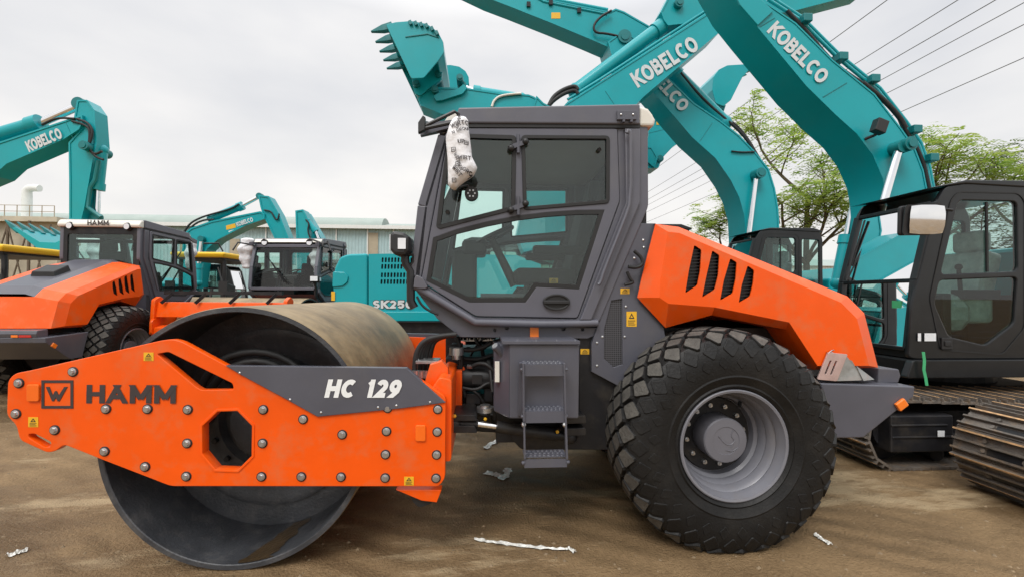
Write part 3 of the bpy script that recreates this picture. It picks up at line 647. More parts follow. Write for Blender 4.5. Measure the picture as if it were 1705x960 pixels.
# hinges between the upper panes
for v in (238, 341):
    m = MB(); m.cyl(P3(863, v-13, Yc-.03), P3(863, v+17, Yc-.03), .012, n=10); m.bar(P3(850, v+8, Yc-.03), P3(877, v-2, Yc-.03), .02, .03); m.build('hinge', 'grey_paint', door, smooth=40)
    m = MB(); m.ball(P3(851, v+9, Yc-.035), .024, 12); m.ball(P3(875, v-2, Yc-.035), .024, 12); m.build('hinge_knob', 'black_plastic', door, smooth=60)
for u, v in ((998, 249), (745, 353)): MB().cyl(P3(u, v, Yc-.03), P3(u, v, Yc), .014, n=12).build('window_button', 'chassis_black', door)
# floor skirt below the door
YK = Yc+.03; m = MB(); sk = fillet(PP([(692, 478), (728, 500), (792, 541), (997, 545), (993, 557), (978, 563), (767, 560.5), (728, 530), (700, 493)], YK), .01)
hol = [circle2(*P(u, v, YK), r, 14) for u, v, r in ((824, 549, .011), (844, 545, .014), (938, 546, .016), (970, 548, .012))]
m.side([sk]+hol, YK, YK+.04, .003); pair(m, 'floor_skirt', 'grey_paint', roller); m = MB(); zf = P(800, 541, YK)[1]
m.prism([(P(700, 490, YK)[0], P(700, 490, YK)[1]), (P(792, 541, YK)[0], zf), (P(990, 541, YK)[0], zf), (P(990, 552, YK)[0], zf-.06), (P(780, 552, YK)[0], zf-.06)], YK+.04, 2*YC-YK-.04)
m.build('cab_floor', 'grey_paint', roller)
m = MB(); m.side([rect_px(882.5, 541.5, 897, 561, YK-.01)], YK-.012, YK-.0005, .002); m.build('side_reflector', 'orange_reflector', roller)
# roof
YR = Yc-.03; m = MB(); ro = PP([(763, 179), (1066, 173), (1066, 207), (780, 205), (758, 210)], YR)
ro_in = [(x, z) for x, z in ro]
m.taper(ro, YR, ro, 2*YC-YR); roof = m.build('cab_roof', 'cab_grey', roller, bevel=.012, seg=3)
m = MB(); m.side([PP([(775, 205), (1066, 206.5), (1066, 213), (775, 212)], YR+.012)], YR+.012, YR+.03); pair(m, 'roof_gutter', 'black_rubber', roof)
MB().box(((P(770, 200, YR)[0]+P(1060, 200, YR)[0])/2, YC, P(900, 213, YR)[1]), (P(1060, 200, YR)[0]-P(770, 200, YR)[0]-.06, 1.4, .03)).build('headliner', 'headliner', roof)
# white end caps with lamps
xe, _ = P(1066.5, 190, YR); zt = P(1070, 174, YR)[1]; zb = P(1070, 209, YR)[1]; xw = P(1093, 190, YR)[0]
m = MB(); sec = [(xe, zt-.005), (xe+.06, zt-.02), (xw-.02, zt-.06), (xw, zt-.1), (xw-.01, zb), (xe, zb)]; m.taper(sec, YR+.012, sec, 2*YC-YR-.012); rc = m.build('roof_end_cap', 'white_paint', roof, bevel=.02, seg=3)
m = MB(); text_into(m, 'HAMM', (xw+.004, YC-.2, zb+.025), (0, 1, 0), (0, 0, 1), .09, t=.22, length=.40); m.build('lettering', 'letter_dark', roof)
for y in (YR+.25, 2*YC-YR-.25):
    m = MB(); m.cyl((xw-.03, y, zt-.13), (xw+.012, y, zt-.13), .075, .06, 20, mi=0); m.cyl((xw+.0125, y, zt-.13), (xw+.016, y, zt-.13), .052, n=20, mi=1); m.build('roof_lamp', ['black_plastic', 'lamp_glass'], roof, smooth=40)
m = MB(); xv, zv = P(742, 210, YR); x2, z2 = P(763, 181, YR); sec = [(x2+.02, z2-.005), (x2-.05, z2-.015), (xv-.03, z2-.1), (xv-.04, zv+.03), (x2+.02, zv+.03)]
m.taper(sec, YR+.03, sec, 2*YC-YR-.03); vz = PP([(697, 208), (706, 205), (760, 199), (762, 208), (744, 214), (700, 226)], YR+.01); v_ = MB(); v_.taper(vz, YR+.01, vz, YR+.04); pair(v_, 'visor_wing', 'cab_grey', roof)
vz = PP([(698, 212), (760, 205), (758, 212), (700, 225)], YR+.04); v_ = MB(); v_.taper(vz, YR+.041, vz, YR+.09); pair(v_, 'visor', 'cab_grey', roof)
m.build('roof_front_cap', 'white_paint', roof, bevel=.02, seg=3)
for y in (YR+.28, 2*YC-YR-.28):
    m = MB(); m.cyl((xv-.0, y, z2-.09), (xv-.06, y, z2-.10), .06, .075, 20); m.cyl((xv-.0605, y, z2-.10), (xv-.064, y, z2-.10), .06, n=20, mi=1); m.build('roof_lamp', ['black_plastic', 'lamp_glass'], roof, smooth=40)
m = MB(); m.side([rect_px(1028, 184, 1060, 199, YR-.02)], YR-.02, YR-.001, .002)
for u in (1034, 1054): m.ball(P3(u, 191, YR-.022), .008, 8, mi=1)
m.side([rect_px(1037, 199, 1041, 203, YR-.03), ], YR-.03, YR-.002, .002); m.side([rect_px(1050, 199, 1054, 203, YR-.03)], YR-.03, YR-.002, .002)
m.build('beacon_bracket', ['grey_paint', 'steel'], roof)
# front rails of the roof (rods and the mirror bracket)
m = MB(); m.tube([P3(u, v, Yc-.1) for u, v in ((699, 214), (757, 186), (763, 190), (764, 200))], .012, 8); m.tube([P3(u, v, Yc-.1) for u, v in ((699, 216), (760, 203))], .013, 8); m.side([PP([(696, 204), (704, 192), (708, 195), (707, 216), (696, 221)], Yc-.12)], Yc-.12, Yc-.08, .003)
m.tube([P3(704, 206, Yc-.1), P3(712, 207, Yc+.2)], .02, 8); m.build('visor_bracket', 'black_plastic', roof, smooth=40)
# front: windscreen, corner posts, wipers
def front(u, v): return P(u, v, Yc)
wa, wb, wc = front(738, 226), front(704, 343), front(691, 460)
m = MB()
for (xa, za), (xb, zb) in ((wa, wb), (wb, wc)):
    for y in (Yc+.035, FARC-.035): m.bar((xa, y, za), (xb, y, zb), .07, .07, (1, 0, 0))
m.bar((wa[0], Yc+.05, wa[1]), (wa[0], FARC-.05, wa[1]), .07, .06, (1, 0, 0)); m.bar((wc[0], Yc+.05, wc[1]), (wc[0], FARC-.05, wc[1]), .06, .07, (1, 0, 0)); m.build('front_post', 'cab_grey', roller, bevel=.006)
m = MB(); m.add([(wa[0], Yc+.06, wa[1]), (wb[0], Yc+.06, wb[1]), (wc[0], Yc+.06, wc[1]), (wc[0], FARC-.06, wc[1]), (wb[0], FARC-.06, wb[1]), (wa[0], FARC-.06, wa[1])], [(0, 1, 4, 5), (1, 2, 3, 4)]); m.build('windscreen', 'window_glass', roller)
m = MB(); m.bar((wc[0]-.03, YC-.1, wc[1]+.1), (wb[0]-.04, YC+.25, wb[1]+.1), .018, .012); m.bar((wc[0]-.04, YC-.05, wc[1]+.14), (wb[0]-.045, YC+.40, wb[1]+.3), .025, .012); m.bar((wc[0]-.03, YC-.16, wc[1]+.1), (wb[0]-.04, YC+.19, wb[1]+.0), .012, .012); m.build('wiper', 'black_plastic', roller)
# rear wall and rear window
xr = P(1070, 300, Yc+.1)[0]; zr0, zr1 = 1.55, P(1070, 212, Yc)[1]; ya, yb = Yc+.02, FARC-.02
m = MB(); ol = [(0, zr0), (yb-ya, zr0), (yb-ya, zr1), (0, zr1)]; ho = fillet([(.12, zr0+.32), (yb-ya-.12, zr0+.32), (yb-ya-.12, zr1-.12), (.12, zr1-.12)], .05)
m.plate([ol, ho], (xr-.05, ya, 0), (0, 1, 0), (0, 0, 1), .05, .004); rw = m.build('rear_wall', 'chassis_black', roller)
m = MB(); m.plate([inset(ho, -.01)], (xr-.02, ya, 0), (0, 1, 0), (0, 0, 1), .004); m.build('window_pane', 'window_tint', rw)
# seat, wheel, console
sx, sz = P(905, 470, YC-.2)
m = MB(); m.box((sx+.02, YC, sz+.05), (.5, .5, .13)); m.box((sx+.05, YC, sz-.13), (.36, .4, .26)); seat = m.build('operator_seat', 'seat_fabric', roller, bevel=.04, seg=3)
m = MB(); m.bar((sx+.26, YC, sz+.05), (sx+.40, YC, sz+.66), .46, .12, (1, 0, 0)); m.build('seat_backrest', 'seat_fabric', seat, bevel=.04, seg=3)
m = MB(); m.bar((sx+.42, YC, sz+.66), (sx+.45, YC, sz+.86), .26, .09, (1, 0, 0)); m.build('headrest', 'seat_fabric', seat, bevel=.03, seg=3)
m = MB()
for y in (YC-.3, YC+.3): m.bar((sx-.1, y, sz+.25), (sx+.3, y, sz+.25), .08, .07)
m.build('armrest', 'seat_fabric', seat, bevel=.02)
m = MB(); c0 = Vector((sx-.42, YC, sz+.38)); ax = Vector((-.45, 0, .9)).normalized(); ux, uy = Vector((0, 1, 0)), ax.cross(Vector((0, 1, 0)))
ring = [c0+(ux*math.cos(a*math.pi/14)+uy*math.sin(a*math.pi/14))*.2 for a in range(29)]; m.tube(ring, .016, 8); m.bar(c0-ux*.19, c0+ux*.19, .03, .012, ax); m.bar(c0, c0-uy*.19, .03, .012, ax); m.cyl(c0-ax*.02, c0+ax*.02, .05, n=14)
m.cyl(c0-ax*.45, c0, .04, .03, 12); m.build('steering_wheel', 'black_plastic', roller, smooth=50)
m = MB(); m.box((c0.x-.22, YC, sz-.05), (.2, .3, .62)); m.box((c0.x-.14, YC, sz+.28), (.2, .34, .12)); m.build('dash_console', 'black_plastic', roller, bevel=.03)
m = MB(); m.box((sx+.25, YC, sz-.2), (.7, .9, .22)); m.box((sx+.56, YC, sz+.05), (.12, 1.3, .5)); m.build('seat_base', 'chassis_black', roller, bevel=.02)
m = MB(); fx0, fz0 = P(800, 488, Yc+.25); fx1, _ = P(890, 488, Yc+.25); fz1 = P(800, 503, Yc+.25)[1]
m.side([[(fx0, fz1), (fx1, fz1), (fx1, fz0), (fx0, fz0)]]+[fillet([(fx0+.05+.075*k, fz1+.035), (fx0+.1+.075*k, fz1+.035), (fx0+.1+.075*k, fz0-.03), (fx0+.05+.075*k, fz0-.03)], .012) for k in range(int((fx1-fx0-.08)/.075))], Yc+.25, Yc+.256); m.build('foot_guard', 'rim_grey', roller)
sticker(914.5, 463, 929, 471.5, Yc+.2, roller)
# lamp on its arm at the cab's front corner, and the small foot bracket
YW = Yc-.02; m = MB(); lp = fillet(PP([(653, 392), (659, 387), (676, 390), (685, 397), (684, 419), (677, 427), (660, 426), (653, 418)], YW), .01)
m.side([lp], YW-.08, YW+.12, .02); wl = m.build('work_light', 'black_plastic', roller, smooth=40)
xq, zq = P(665, 408, YW); m = MB(); m.box((P(652.6, 405, YW)[0], YW+.02, P(652.6, 405, YW)[1]), (.008, .16, .1)); m.box((P(673, 406, YW)[0], YW-.085, zq), (.05, .01, .07)); m.build('light_lens', 'lamp_glass', wl)
m = MB(); m.tube([P3(u, v, YW+.03) for u, v in ((674, 426), (676, 440), (684, 452), (684, 500), (690, 512))], .028, 8); m.tube([P3(u, v, YW+.03) for u, v in ((672, 424), (688, 424), (688, 436), (680, 446))], .014, 8); m.build('light_arm', 'black_plastic', roller, smooth=40)
m = MB(); m.side([fillet(PP([(690, 461), (694, 457), (705, 463), (712, 478), (708, 481), (688, 479)], Yc-.05), .01)], Yc-.05, Yc+.02, .006); m.build('step_bracket', 'cab_grey', roller, smooth=30)
m = MB(); m.tube([P3(u, v, Yc-.02) for u, v in ((694, 493), (702, 508), (716, 518), (730, 523))], .008, 8, smooth=2); m.build('cable', 'black_rubber', roller, smooth=60)
m = MB(); q = P3(785, 322, Yc-.075); m.cyl(q, q+Vector((0, .05, 0)), .045, n=24); 
for k in range(6): m.cyl(q+Vector((.022*math.cos(k*1.047), -.004, .022*math.sin(k*1.047))), q+Vector((.022*math.cos(k*1.047), .01, .022*math.sin(k*1.047))), .006, n=8, mi=1)
m.tube([q+Vector((0, .04, 0)), P3(778, 308, Yc-.05), P3(765, 312, Yc-.1), P3(762, 316, Yc-.1)], .008, 8, mi=0); m.build('round_mirror', ['black_plastic', 'steel'], roller, smooth=40)

# ---- engine hood
Yo, Yi = 3.03, 2.955
O_ = PP([(1091, 373), (1130, 378), (1411, 493), (1439, 521), (1462, 611), (1355, 615), (1308, 548), (1185, 524), (1108, 545), (1061, 495), (1068, 463)], Yo)
I_ = PP([(1112, 386), (1131, 388), (1400, 503), (1427, 530), (1447, 608), (1361, 608), (1314, 536), (1190, 511), (1113, 505), (1098, 495), (1099, 470)], Yi)
vents = [PP(v, Yi) for v in ([(1156, 408), (1168, 416), (1166, 450), (1161, 475), (1141, 488), (1147, 450)], [(1186, 417), (1198, 425), (1196, 458), (1190, 482), (1169, 495), (1176, 460)], [(1216, 430), (1227, 437), (1225, 465), (1220, 488), (1199, 500), (1205, 467)], [(1245, 442), (1256, 450), (1254, 472), (1249, 493), (1230, 504), (1235, 474)])]
def hood():
    m = MB(); m.side([I_]+[fillet(v, .012) for v in vents], Yi, Yi+.008)
    n = len(O_); m.add([(x, Yi, z) for x, z in I_]+[(x, Yo, z) for x, z in O_], [(i, (i+1) % n, (i+1) % n+n, i+n) for i in range(n)])
    # turn-in to the top and down behind the wheel
    T = [(x, Yo+.36, z+.06) for x, z in O_[:4]]; m.add([(x, Yo, z) for x, z in O_[:4]]+T, [(i, i+1, i+5, i+4) for i in range(3)])
    E = [(O_[4][0]+.02, Yo+.36, O_[4][1]), (O_[3][0], Yo+.36, O_[3][1]+.06)]; m.add([(O_[3][0], Yo, O_[3][1]), (O_[4][0], Yo, O_[4][1])]+E, [(0, 1, 2, 3)])
    B = [O_[i] for i in (4, 5, 6, 7, 8)]; m.add([(x, Yo, z) for x, z in B]+[(x, Yo+.25, z) for x, z in B], [(i, i+1, i+6, i+5) for i in range(4)])
    return m
hn, hf = both(hood, 'engine_hood', 'orange', roller, smooth=14)
def louv():
    m = MB(); 
    for v in vents:
        xs = [p[0] for p in v]; zs = [p[1] for p in v]; m.box(((min(xs)+max(xs))/2, Yi+.05, (min(zs)+max(zs))/2), (max(xs)-min(xs)+.02, .03, max(zs)-min(zs)+.02))
        k = int((max(zs)-min(zs))/.022)
        for i in range(k): m.bar((min(xs)-.005, Yi+.028, min(zs)+.022*i), (max(xs)+.005, Yi+.028, min(zs)+.022*i+.01), .02, .006)
    return m
for o, p in zip(both(louv, 'vent_louvre', 'black_plastic', roller), (hn, hf)): o.parent = p
m = MB(); T = [(x, z+.06) for x, z in O_[:4]]; ya, yb = Yo+.36, 2*YC-Yo-.36; ym = (ya+yb)/2
for i in range(3):
    a, b = T[i], T[i+1]
    m.add([(a[0], ya, a[1]), (b[0], ya, b[1]), (b[0], ya+.14, b[1]+.04), (a[0], ya+.14, a[1]+.04), (b[0], yb-.14, b[1]+.04), (a[0], yb-.14, a[1]+.04), (b[0], yb, b[1]), (a[0], yb, a[1])], [(0, 1, 2, 3), (3, 2, 4, 5), (5, 4, 6, 7)])
E4 = (O_[4][0]+.02, O_[4][1]); rg_ = MB(); rg_.add([(T[3][0], ya, T[3][1]), (T[3][0], yb, T[3][1]), (E4[0], yb, E4[1]), (E4[0], ya, E4[1])], [(0, 1, 2, 3)]); rg_.build('hood_tail', 'orange', roller)
m.add([(T[0][0], ya, T[0][1]), (T[0][0], yb, T[0][1]), (T[0][0], yb, 1.2), (T[0][0], ya, 1.2)], [(0, 1, 2, 3)])
m.build('hood_top', 'grey_paint', roller)
a, b = T[1], T[2]; px_ = lambda k: (a[0]+(b[0]-a[0])*k, a[1]+(b[1]-a[1])*k)
m = MB(); p, q = px_(.45), px_(.68); m.add([(p[0], ym-.2, p[1]+.03), (q[0], ym-.2, q[1]+.03), (q[0], ym+.2, q[1]+.03), (p[0], ym+.2, p[1]+.03), (p[0]+.03, ym-.18, p[1]+.13), (q[0], ym-.18, q[1]+.12), (q[0], ym+.18, q[1]+.12), (p[0]+.03, ym+.18, p[1]+.13)], [(0, 1, 5, 4), (1, 2, 6, 5), (2, 3, 7, 6), (3, 0, 4, 7), (4, 5, 6, 7)]); m.build('air_intake', 'black_plastic', roller, bevel=.015)
m = MB(); m.box(((O_[4][0]+O_[0][0])/2, YC, 1.12), (O_[4][0]-O_[0][0]-.2, 1.1, .5)); m.build('engine_block', 'chassis_black', roller)
# ---- tail frame
Yt = 2.93
m = MB(); tb = PP([(1366, 637), (1524, 642.5), (1522, 660), (1438, 728), (1390, 729), (1378, 680)], Yt)
m.taper(tb, Yt, tb, 2*YC-Yt); tail = m.build('tail_frame', 'grey_paint', roller, bevel=.010, seg=3)
xr_, zr_ = P(1524, 642, Yt); m = MB(); bl = PP([(1462, 638), (1463, 612), (1497, 614), (1500, 625), (1496, 637)], Yt+.12); m.prism(bl, Yt+.12, 2*YC-Yt-.12); m.build('tail_box', 'grey_paint', tail, bevel=.008)
def rfl():
    m = MB(); c = Vector(P3(1498, 672, Yt)); rot = Matrix.Rotation(R(-35), 3, 'Y'); m.box(c+Vector((0, -.012, 0)), (.075, .024, .058), rot); return m
for o in both(rfl, 'side_reflector', 'orange_reflector', roller, bevel=.006): o.parent = tail
def tl():
    m = MB(); x, z = P(1500, 625, Yt+.12); m.box((x-.03, Yt+.29, z-.025), (.05, .18, .05), mi=0); m.box((x-.03, Yt+.44, z-.025), (.05, .1, .05), mi=1); return m
for o in both(tl, 'tail_light', ['red_lens', 'orange_reflector'], roller, bevel=.005): o.parent = tail

# ---- wheels: deep-dished rim, tyre with diamond lugs
WX, WZ = P(1224, 742, 2.73); TR = .735; TY = 2.995; HW = .285
def tyre():
    m = MB(); prof = [(.345, -.25), (.36, -.262), (.375, -.276), (.385, -.270), (.42, -.285), (.435, -.293), (.445, -.289), (.50, -.296), (.57, -.292), (.63, -.275), (.672, -.245), (.692, -.2), (.70, -.1), (.703, 0)]
    prof = prof+[(r, -a) for r, a in prof[-2::-1]]; m.lathe(prof, (WX, TY, WZ), 112, mi=0)
    def srf(t, w, h):
        """point on the tread: t angle, w offset across, h height above the carcass"""
        a = abs(w); pr = prof[:14][::-1]; s = 0; pp = None
        # walk along the profile from the crown
        for (r0, a0), (r1, a1) in zip(pr, pr[1:]):
            l = math.hypot(r1-r0, a1-a0)
            if s+l >= a or (r1, a1) == pr[-1]:
                k = (a-s)/l; r = r0+(r1-r0)*k; y = a0+(a1-a0)*k; n = Vector((-(a1-a0), (r1-r0))).normalized(); break
            s += l
        n = Vector((-(a1-a0), r1-r0))  # (radial, axial)
        n.normalize(); r += n.x*h; y += n.y*h; y = y if w <= 0 else -y
        return (WX+r*math.cos(t), TY+y, WZ+r*math.sin(t))
    N = 29; dt = 2*math.pi/N; rnd = random.Random(3)
    for row, w in enumerate((-.405, -.315, -.225, -.135, -.045, .045, .135, .225, .315, .405)):
        hl, hw = (.059, .070); hh = .022 if abs(w) < .2 else .017
        if abs(w) > .35: hl, hw, hh = .040, .042, .004
        elif abs(w) > .3: hl, hw, hh = .054, .060, .006
        for i in range(N):
            t = (i+.5*(row % 2))*dt; rr = .70; vs = []
            for k, sc in ((0., 1.06), (hh*.85, .93), (hh, .86)):
                for da, dw in ((-.97, -.10), (-.97, .10), (-.14, .97), (.14, .97), (.97, .10), (.97, -.10), (.14, -.97), (-.14, -.97)):
                    vs.append(srf(t+da*hl*sc/rr*1.1, w+dw*hw*sc, k if k else -.004))
            dusty = 1 if abs(w) < .24 else 0
            m.add(vs, [(j, (j+1) % 8, 8+(j+1) % 8, 8+j) for j in range(8)]+[(8+j, 8+(j+1) % 8, 16+(j+1) % 8, 16+j) for j in range(8)], 0)
            m.add(vs[16:24], [tuple(range(8))], dusty)
    for q in m.v:      # the load flattens the foot
        if q.z < .03:
            d = .03-q.z; q.y += (-1 if q.y < TY else 1)*d*.35; q.z = .004+(.026)*max(0, 1-d/.03)
    return m
def rim():
    y = TY-.26; m = MB()
    m.lathe([(.352, y+.015), (.352, y-.004), (.345, y-.008), (.332, y-.004), (.325, y+.02), (.318, y+.035), (.312, y+.06), (.318, y+.075), (.300, y+.095), (.292, y+.13), (.298, y+.145), (.284, y+.165), (.278, y+.20), (.282, y+.21), (.262, y+.225), (.255, y+.27), (.05, y+.285), (.05, y+.45), (.33, y+.50), (.35, y+.52)], (WX, 0, WZ), 72); return m
def wheel_parts(near):
    f = (lambda q: q) if near else (lambda q: q.mirrored(YC))
    w = f(tyre()).build('wheel', ['tyre_rubber', 'tyre_lug'], roller, smooth=25)
    f(rim()).build('rim', 'rim_grey', w, smooth=30)
    y = TY-.26; m = MB(); m.lathe([(.252, y+.268), (.245, y+.255), (.15, y+.255), (.148, y+.262)], (WX, 0, WZ), 48); f(m).build('hub_flange', 'chassis_black', w, smooth=30)
    m = MB(); m.lathe([(.145, y+.27), (.145, y+.11), (.138, y+.102), (.09, y+.098), (.088, y+.102), (.001, y+.099)], (WX, 0, WZ), 48)
    rn = random.Random(5)
    for pts in ([(-.05, .03), (-.01, -.02), (.03, -.03), (.06, .0)], [(.0, -.06), (.04, -.07), (.07, -.05)], [(.05, .07), (.03, .03), (.06, .0), (.03, -.04)]):
        m.tube([(WX+a, y+.099, WZ+b) for a, b in pts], .0025, 6, smooth=2)
    f(m).build('hub_cap', 'hub_grey', w, smooth=30)
    for k in range(12):
        a = 2*math.pi*(k+.3)/12; x, z = WX+.198*math.cos(a), WZ+.198*math.sin(a); m = MB(); m.cyl((x, y+.256, z), (x, y+.236, z), .0165, .0155, 6); m.cyl((x, y+.24, z), (x, y+.222, z), .008, n=8); f(m).build('wheel_nut', 'steel', w)
    a = R(60); m = MB(); m.cyl((WX+.27*math.cos(a), y+.17, WZ+.27*math.sin(a)), (WX+.24*math.cos(a), y+.15, WZ+.24*math.sin(a)), .012, n=8); f(m).build('valve', 'black_rubber', w)
    return w
wheel_parts(True); wheel_parts(False)
m = MB(); m.cyl((WX, TY+.1, WZ), (WX, 2*YC-TY-.1, WZ), .16, n=20); m.build('rear_axle', 'chassis_black', roller, smooth=40)
# ================================================================== more rollers of the same make (copies, turned)
LEFT = copy_tree(roller); LEFT.scale = (1, .90, 1); LEFT.location = (-6.8, 9.3, 0); LEFT.rotation_euler = (0, 0, R(-90))
tag(LEFT, 'orange roller parked at the left edge, HAMM lettered on its white cab roof end', 'road roller')
SEC = copy_tree(roller); SEC.location = (-4.3, 10.9, 0); SEC.rotation_euler = (0, 0, R(85))
tag(SEC, 'orange roller behind the big drum, its windscreen and wiper facing the camera', 'road roller')
def part_at(root, m, name, mats, **k):
    """m is written in the first roller's place; it becomes a part of a copy"""
    o = m.build(name, mats, roller, **k); o.parent = root; return o
# raised front beam with its scraper rail on the roller that faces us
m = MB(); b0 = (-2.50, 1.20); m.prism([(b0[0], b0[1]), (b0[0]+.22, b0[1]), (b0[0]+.26, b0[1]+.26), (b0[0]+.04, b0[1]+.26)], YC-1.14, YC+1.14)
for s in (-1, 1): m.prism(fillet([(b0[0]-.06, .9), (b0[0]+.14, .9), (b0[0]+.2, b0[1]+.3), (b0[0]+.1, b0[1]+.36), (b0[0]-.02, b0[1]+.3)], .03), YC+s*1.16-.035, YC+s*1.16+.035)
part_at(SEC, m, 'beam', 'orange', bevel=.01)
m = MB(); m.box((b0[0]+.1, YC, b0[1]+.42), (.05, 2.1, .06))
for k in (-.9, -.25, .35, .95): m.bar((b0[0]+.1, YC+k-.05, b0[1]+.42), (b0[0]-.03, YC+k+.06, b0[1]+.24), .03, .05)
part_at(SEC, m, 'scraper_rail', 'chassis_black')
def bag(name, label, c, r, h, parent_seed, text=False, group='white cloth bags over the mirrors', outline=None):
    """cloth bag pulled over a mirror: stacked rings, creased"""
    rn = random.Random(parent_seed); N = 26; K = 30; vs = []; rings = []
    for i in range(N+1):
        t = i/N
        if outline:
            zc = outline['z0']+(outline['z1']-outline['z0'])*t
            xl, xr = outline['x'](zc); cx, hw = (xl+xr)/2, (xr-xl)/2; hd = outline['d']*(.35+.65*min(1, hw/outline['w']))
            if t in (0, 1): hw *= .75; hd *= .5
        else:
            zc = c[2]+h*(.5-t); cx = c[0]+.02*math.sin(t*5+parent_seed); hw = r*(.62+.38*math.sin(math.pi*min(1, t*1.15+.1)))*(.9+.12*math.sin(t*17+parent_seed)); hd = hw*.75
            if t in (0, 1): hw *= .6; hd *= .6
        rings.append((zc, cx, hw, hd))
    cy = c[1]; f = [rn.random()*6 for _ in range(4)]
    for (zc, cx, hw, hd) in rings:
        for j in range(K):
            a = 2*math.pi*j/K; w = 1+.045*math.sin(3*a+f[0]+zc*19)+.03*math.sin(7*a+f[1]-zc*41)
            vs.append((cx+hw*math.cos(a), cy+hd*w*math.sin(a), zc))
    m = MB(); m.add(vs, [(i*K+j, i*K+(j+1) % K, (i+1)*K+(j+1) % K, (i+1)*K+j) for i in range(N) for j in range(K)]+[tuple(range(K)), tuple(range(N*K, N*K+K))])
    t = thing(name, label, 'bag', (c[0], c[1], rings[-1][0]), group); m.build('bag', 'bag_cloth', t, smooth=70)
    if text:
        def fit(v):
            k = min(range(N), key=lambda i: abs(rings[i][0]-v.z)); zc, cx, hw, hd = rings[k]; q = max(-.98, min(.98, (v.x-cx)/hw))
            return Vector((v.x if abs(v.x-cx) < hw*.98 else cx+hw*.98*q, cy-hd*1.06*math.sqrt(1-q*q)-.004+(v.y-cy)*1.0, v.z))
        L = MB()
        for s, u, v, ang, hpx in (('GROUP', 764, 221, 78, 5.5), ('WIRTGEN', 752, 219, 15, 8), ('N GROUP', 755, 230, 22, 5.5), ('UP', 764, 246, 8, 7), ('WIRT', 764, 272, 3, 7), ('GROUP', 770, 289, -28, 6.5), ('WIRTGEN', 756, 262, -68, 5.5), ('WIRT', 753, 284, -52, 7)):
            q = P3(u, v, cy); a = R(ang); mpp = (P3(u+10, v, cy)-q).x/10
            text_into(L, s, q, (math.cos(a), 0, math.sin(a)), (-math.sin(a), 0, math.cos(a)), hpx*mpp, t=.17, gap=.14, fit=fit, lift=.0001, dep=.0)
        for u, v in ((756, 255), (777, 243), (763, 279), (757, 304)):
            x, z = P(u, v, cy); sq = [(x-.014, z-.014), (x+.014, z-.014), (x+.014, z+.014), (x-.014, z+.014)]; iq = inset(sq, .004)
            vs2 = [fit(Vector((a, cy, b))) for a, b in sq+iq]; L.add(vs2, [(i, (i+1) % 4, 4+(i+1) % 4, 4+i) for i in range(4)])
            L.add([fit(Vector((x+a*.008, cy, z+b*.008))) for a, b in ((-1, .7), (-.5, -.8), (0, .3), (.5, -.8), (1, .7), (.5, -.1), (0, .7), (-.5, -.1))], [(0, 1, 7), (1, 2, 6, 7), (2, 3, 5, 6), (3, 4, 5)])
        L.build('lettering', 'letter_dark', t)
    return t
YB_ = 2.86
bl = [P(u, v, YB_) for u, v in ((755, 197), (749, 207), (742, 230), (745, 262), (746, 290), (746, 309), (753, 316))]
br = [P(u, v, YB_) for u, v in ((779, 196), (780, 212), (784, 242), (786, 262), (795, 280), (790, 292), (772, 304), (760, 314))]
def interp(pts, z):
    pts = sorted(pts, key=lambda p: p[1])
    if z <= pts[0][1]: return pts[0][0]
    for (xa, za), (xb, zb) in zip(pts, pts[1:]):
        if za <= z <= zb: return xa+(xb-xa)*(z-za)/(zb-za)
    return pts[-1][0]
z0 = P(765, 196, YB_)[1]; z1 = P(757, 316, YB_)[1]
bag('mirror_bag', 'white cloth bag printed with black lettering on the cab of the roller in front', (P(765, 250, YB_)[0], YB_, z0), .07, z0-z1, 4, True, 'white cloth bags over the mirrors', dict(z0=z0, z1=z1, x=lambda z: (interp(bl, z), max(interp(br, z), interp(bl, z)+.012)), d=.075, w=.085))
for i, (u, v, Y, r, h, lb) in enumerate(((317, 425, 10.4, .13, .62, 'white cloth bag over the mirror of the roller at the left edge'), (411, 422, 10.45, .19, .68, 'white cloth bag over the mirror left of the wiper windscreen'), (528, 434, 10.4, .16, .56, 'white cloth bag over the mirror right of the wiper windscreen'))):
    q = P3(u, v, Y); t = bag('mirror_bag', lb, q, r, h, 7+i)
for root, (xx, zz) in ((LEFT, (-1.0, 2.35)), (SEC, (-.62, 2.35))):
    for s in (-1, 1):
        m = MB(); m.tube([(xx+.35, YC+s*.78, zz+.35), (xx+.15, YC+s*1.0, zz+.38), (xx+.1, YC+s*1.08, zz+.2)], .018, 8); part_at(root, m, 'mirror_arm', 'black_plastic', smooth=50)

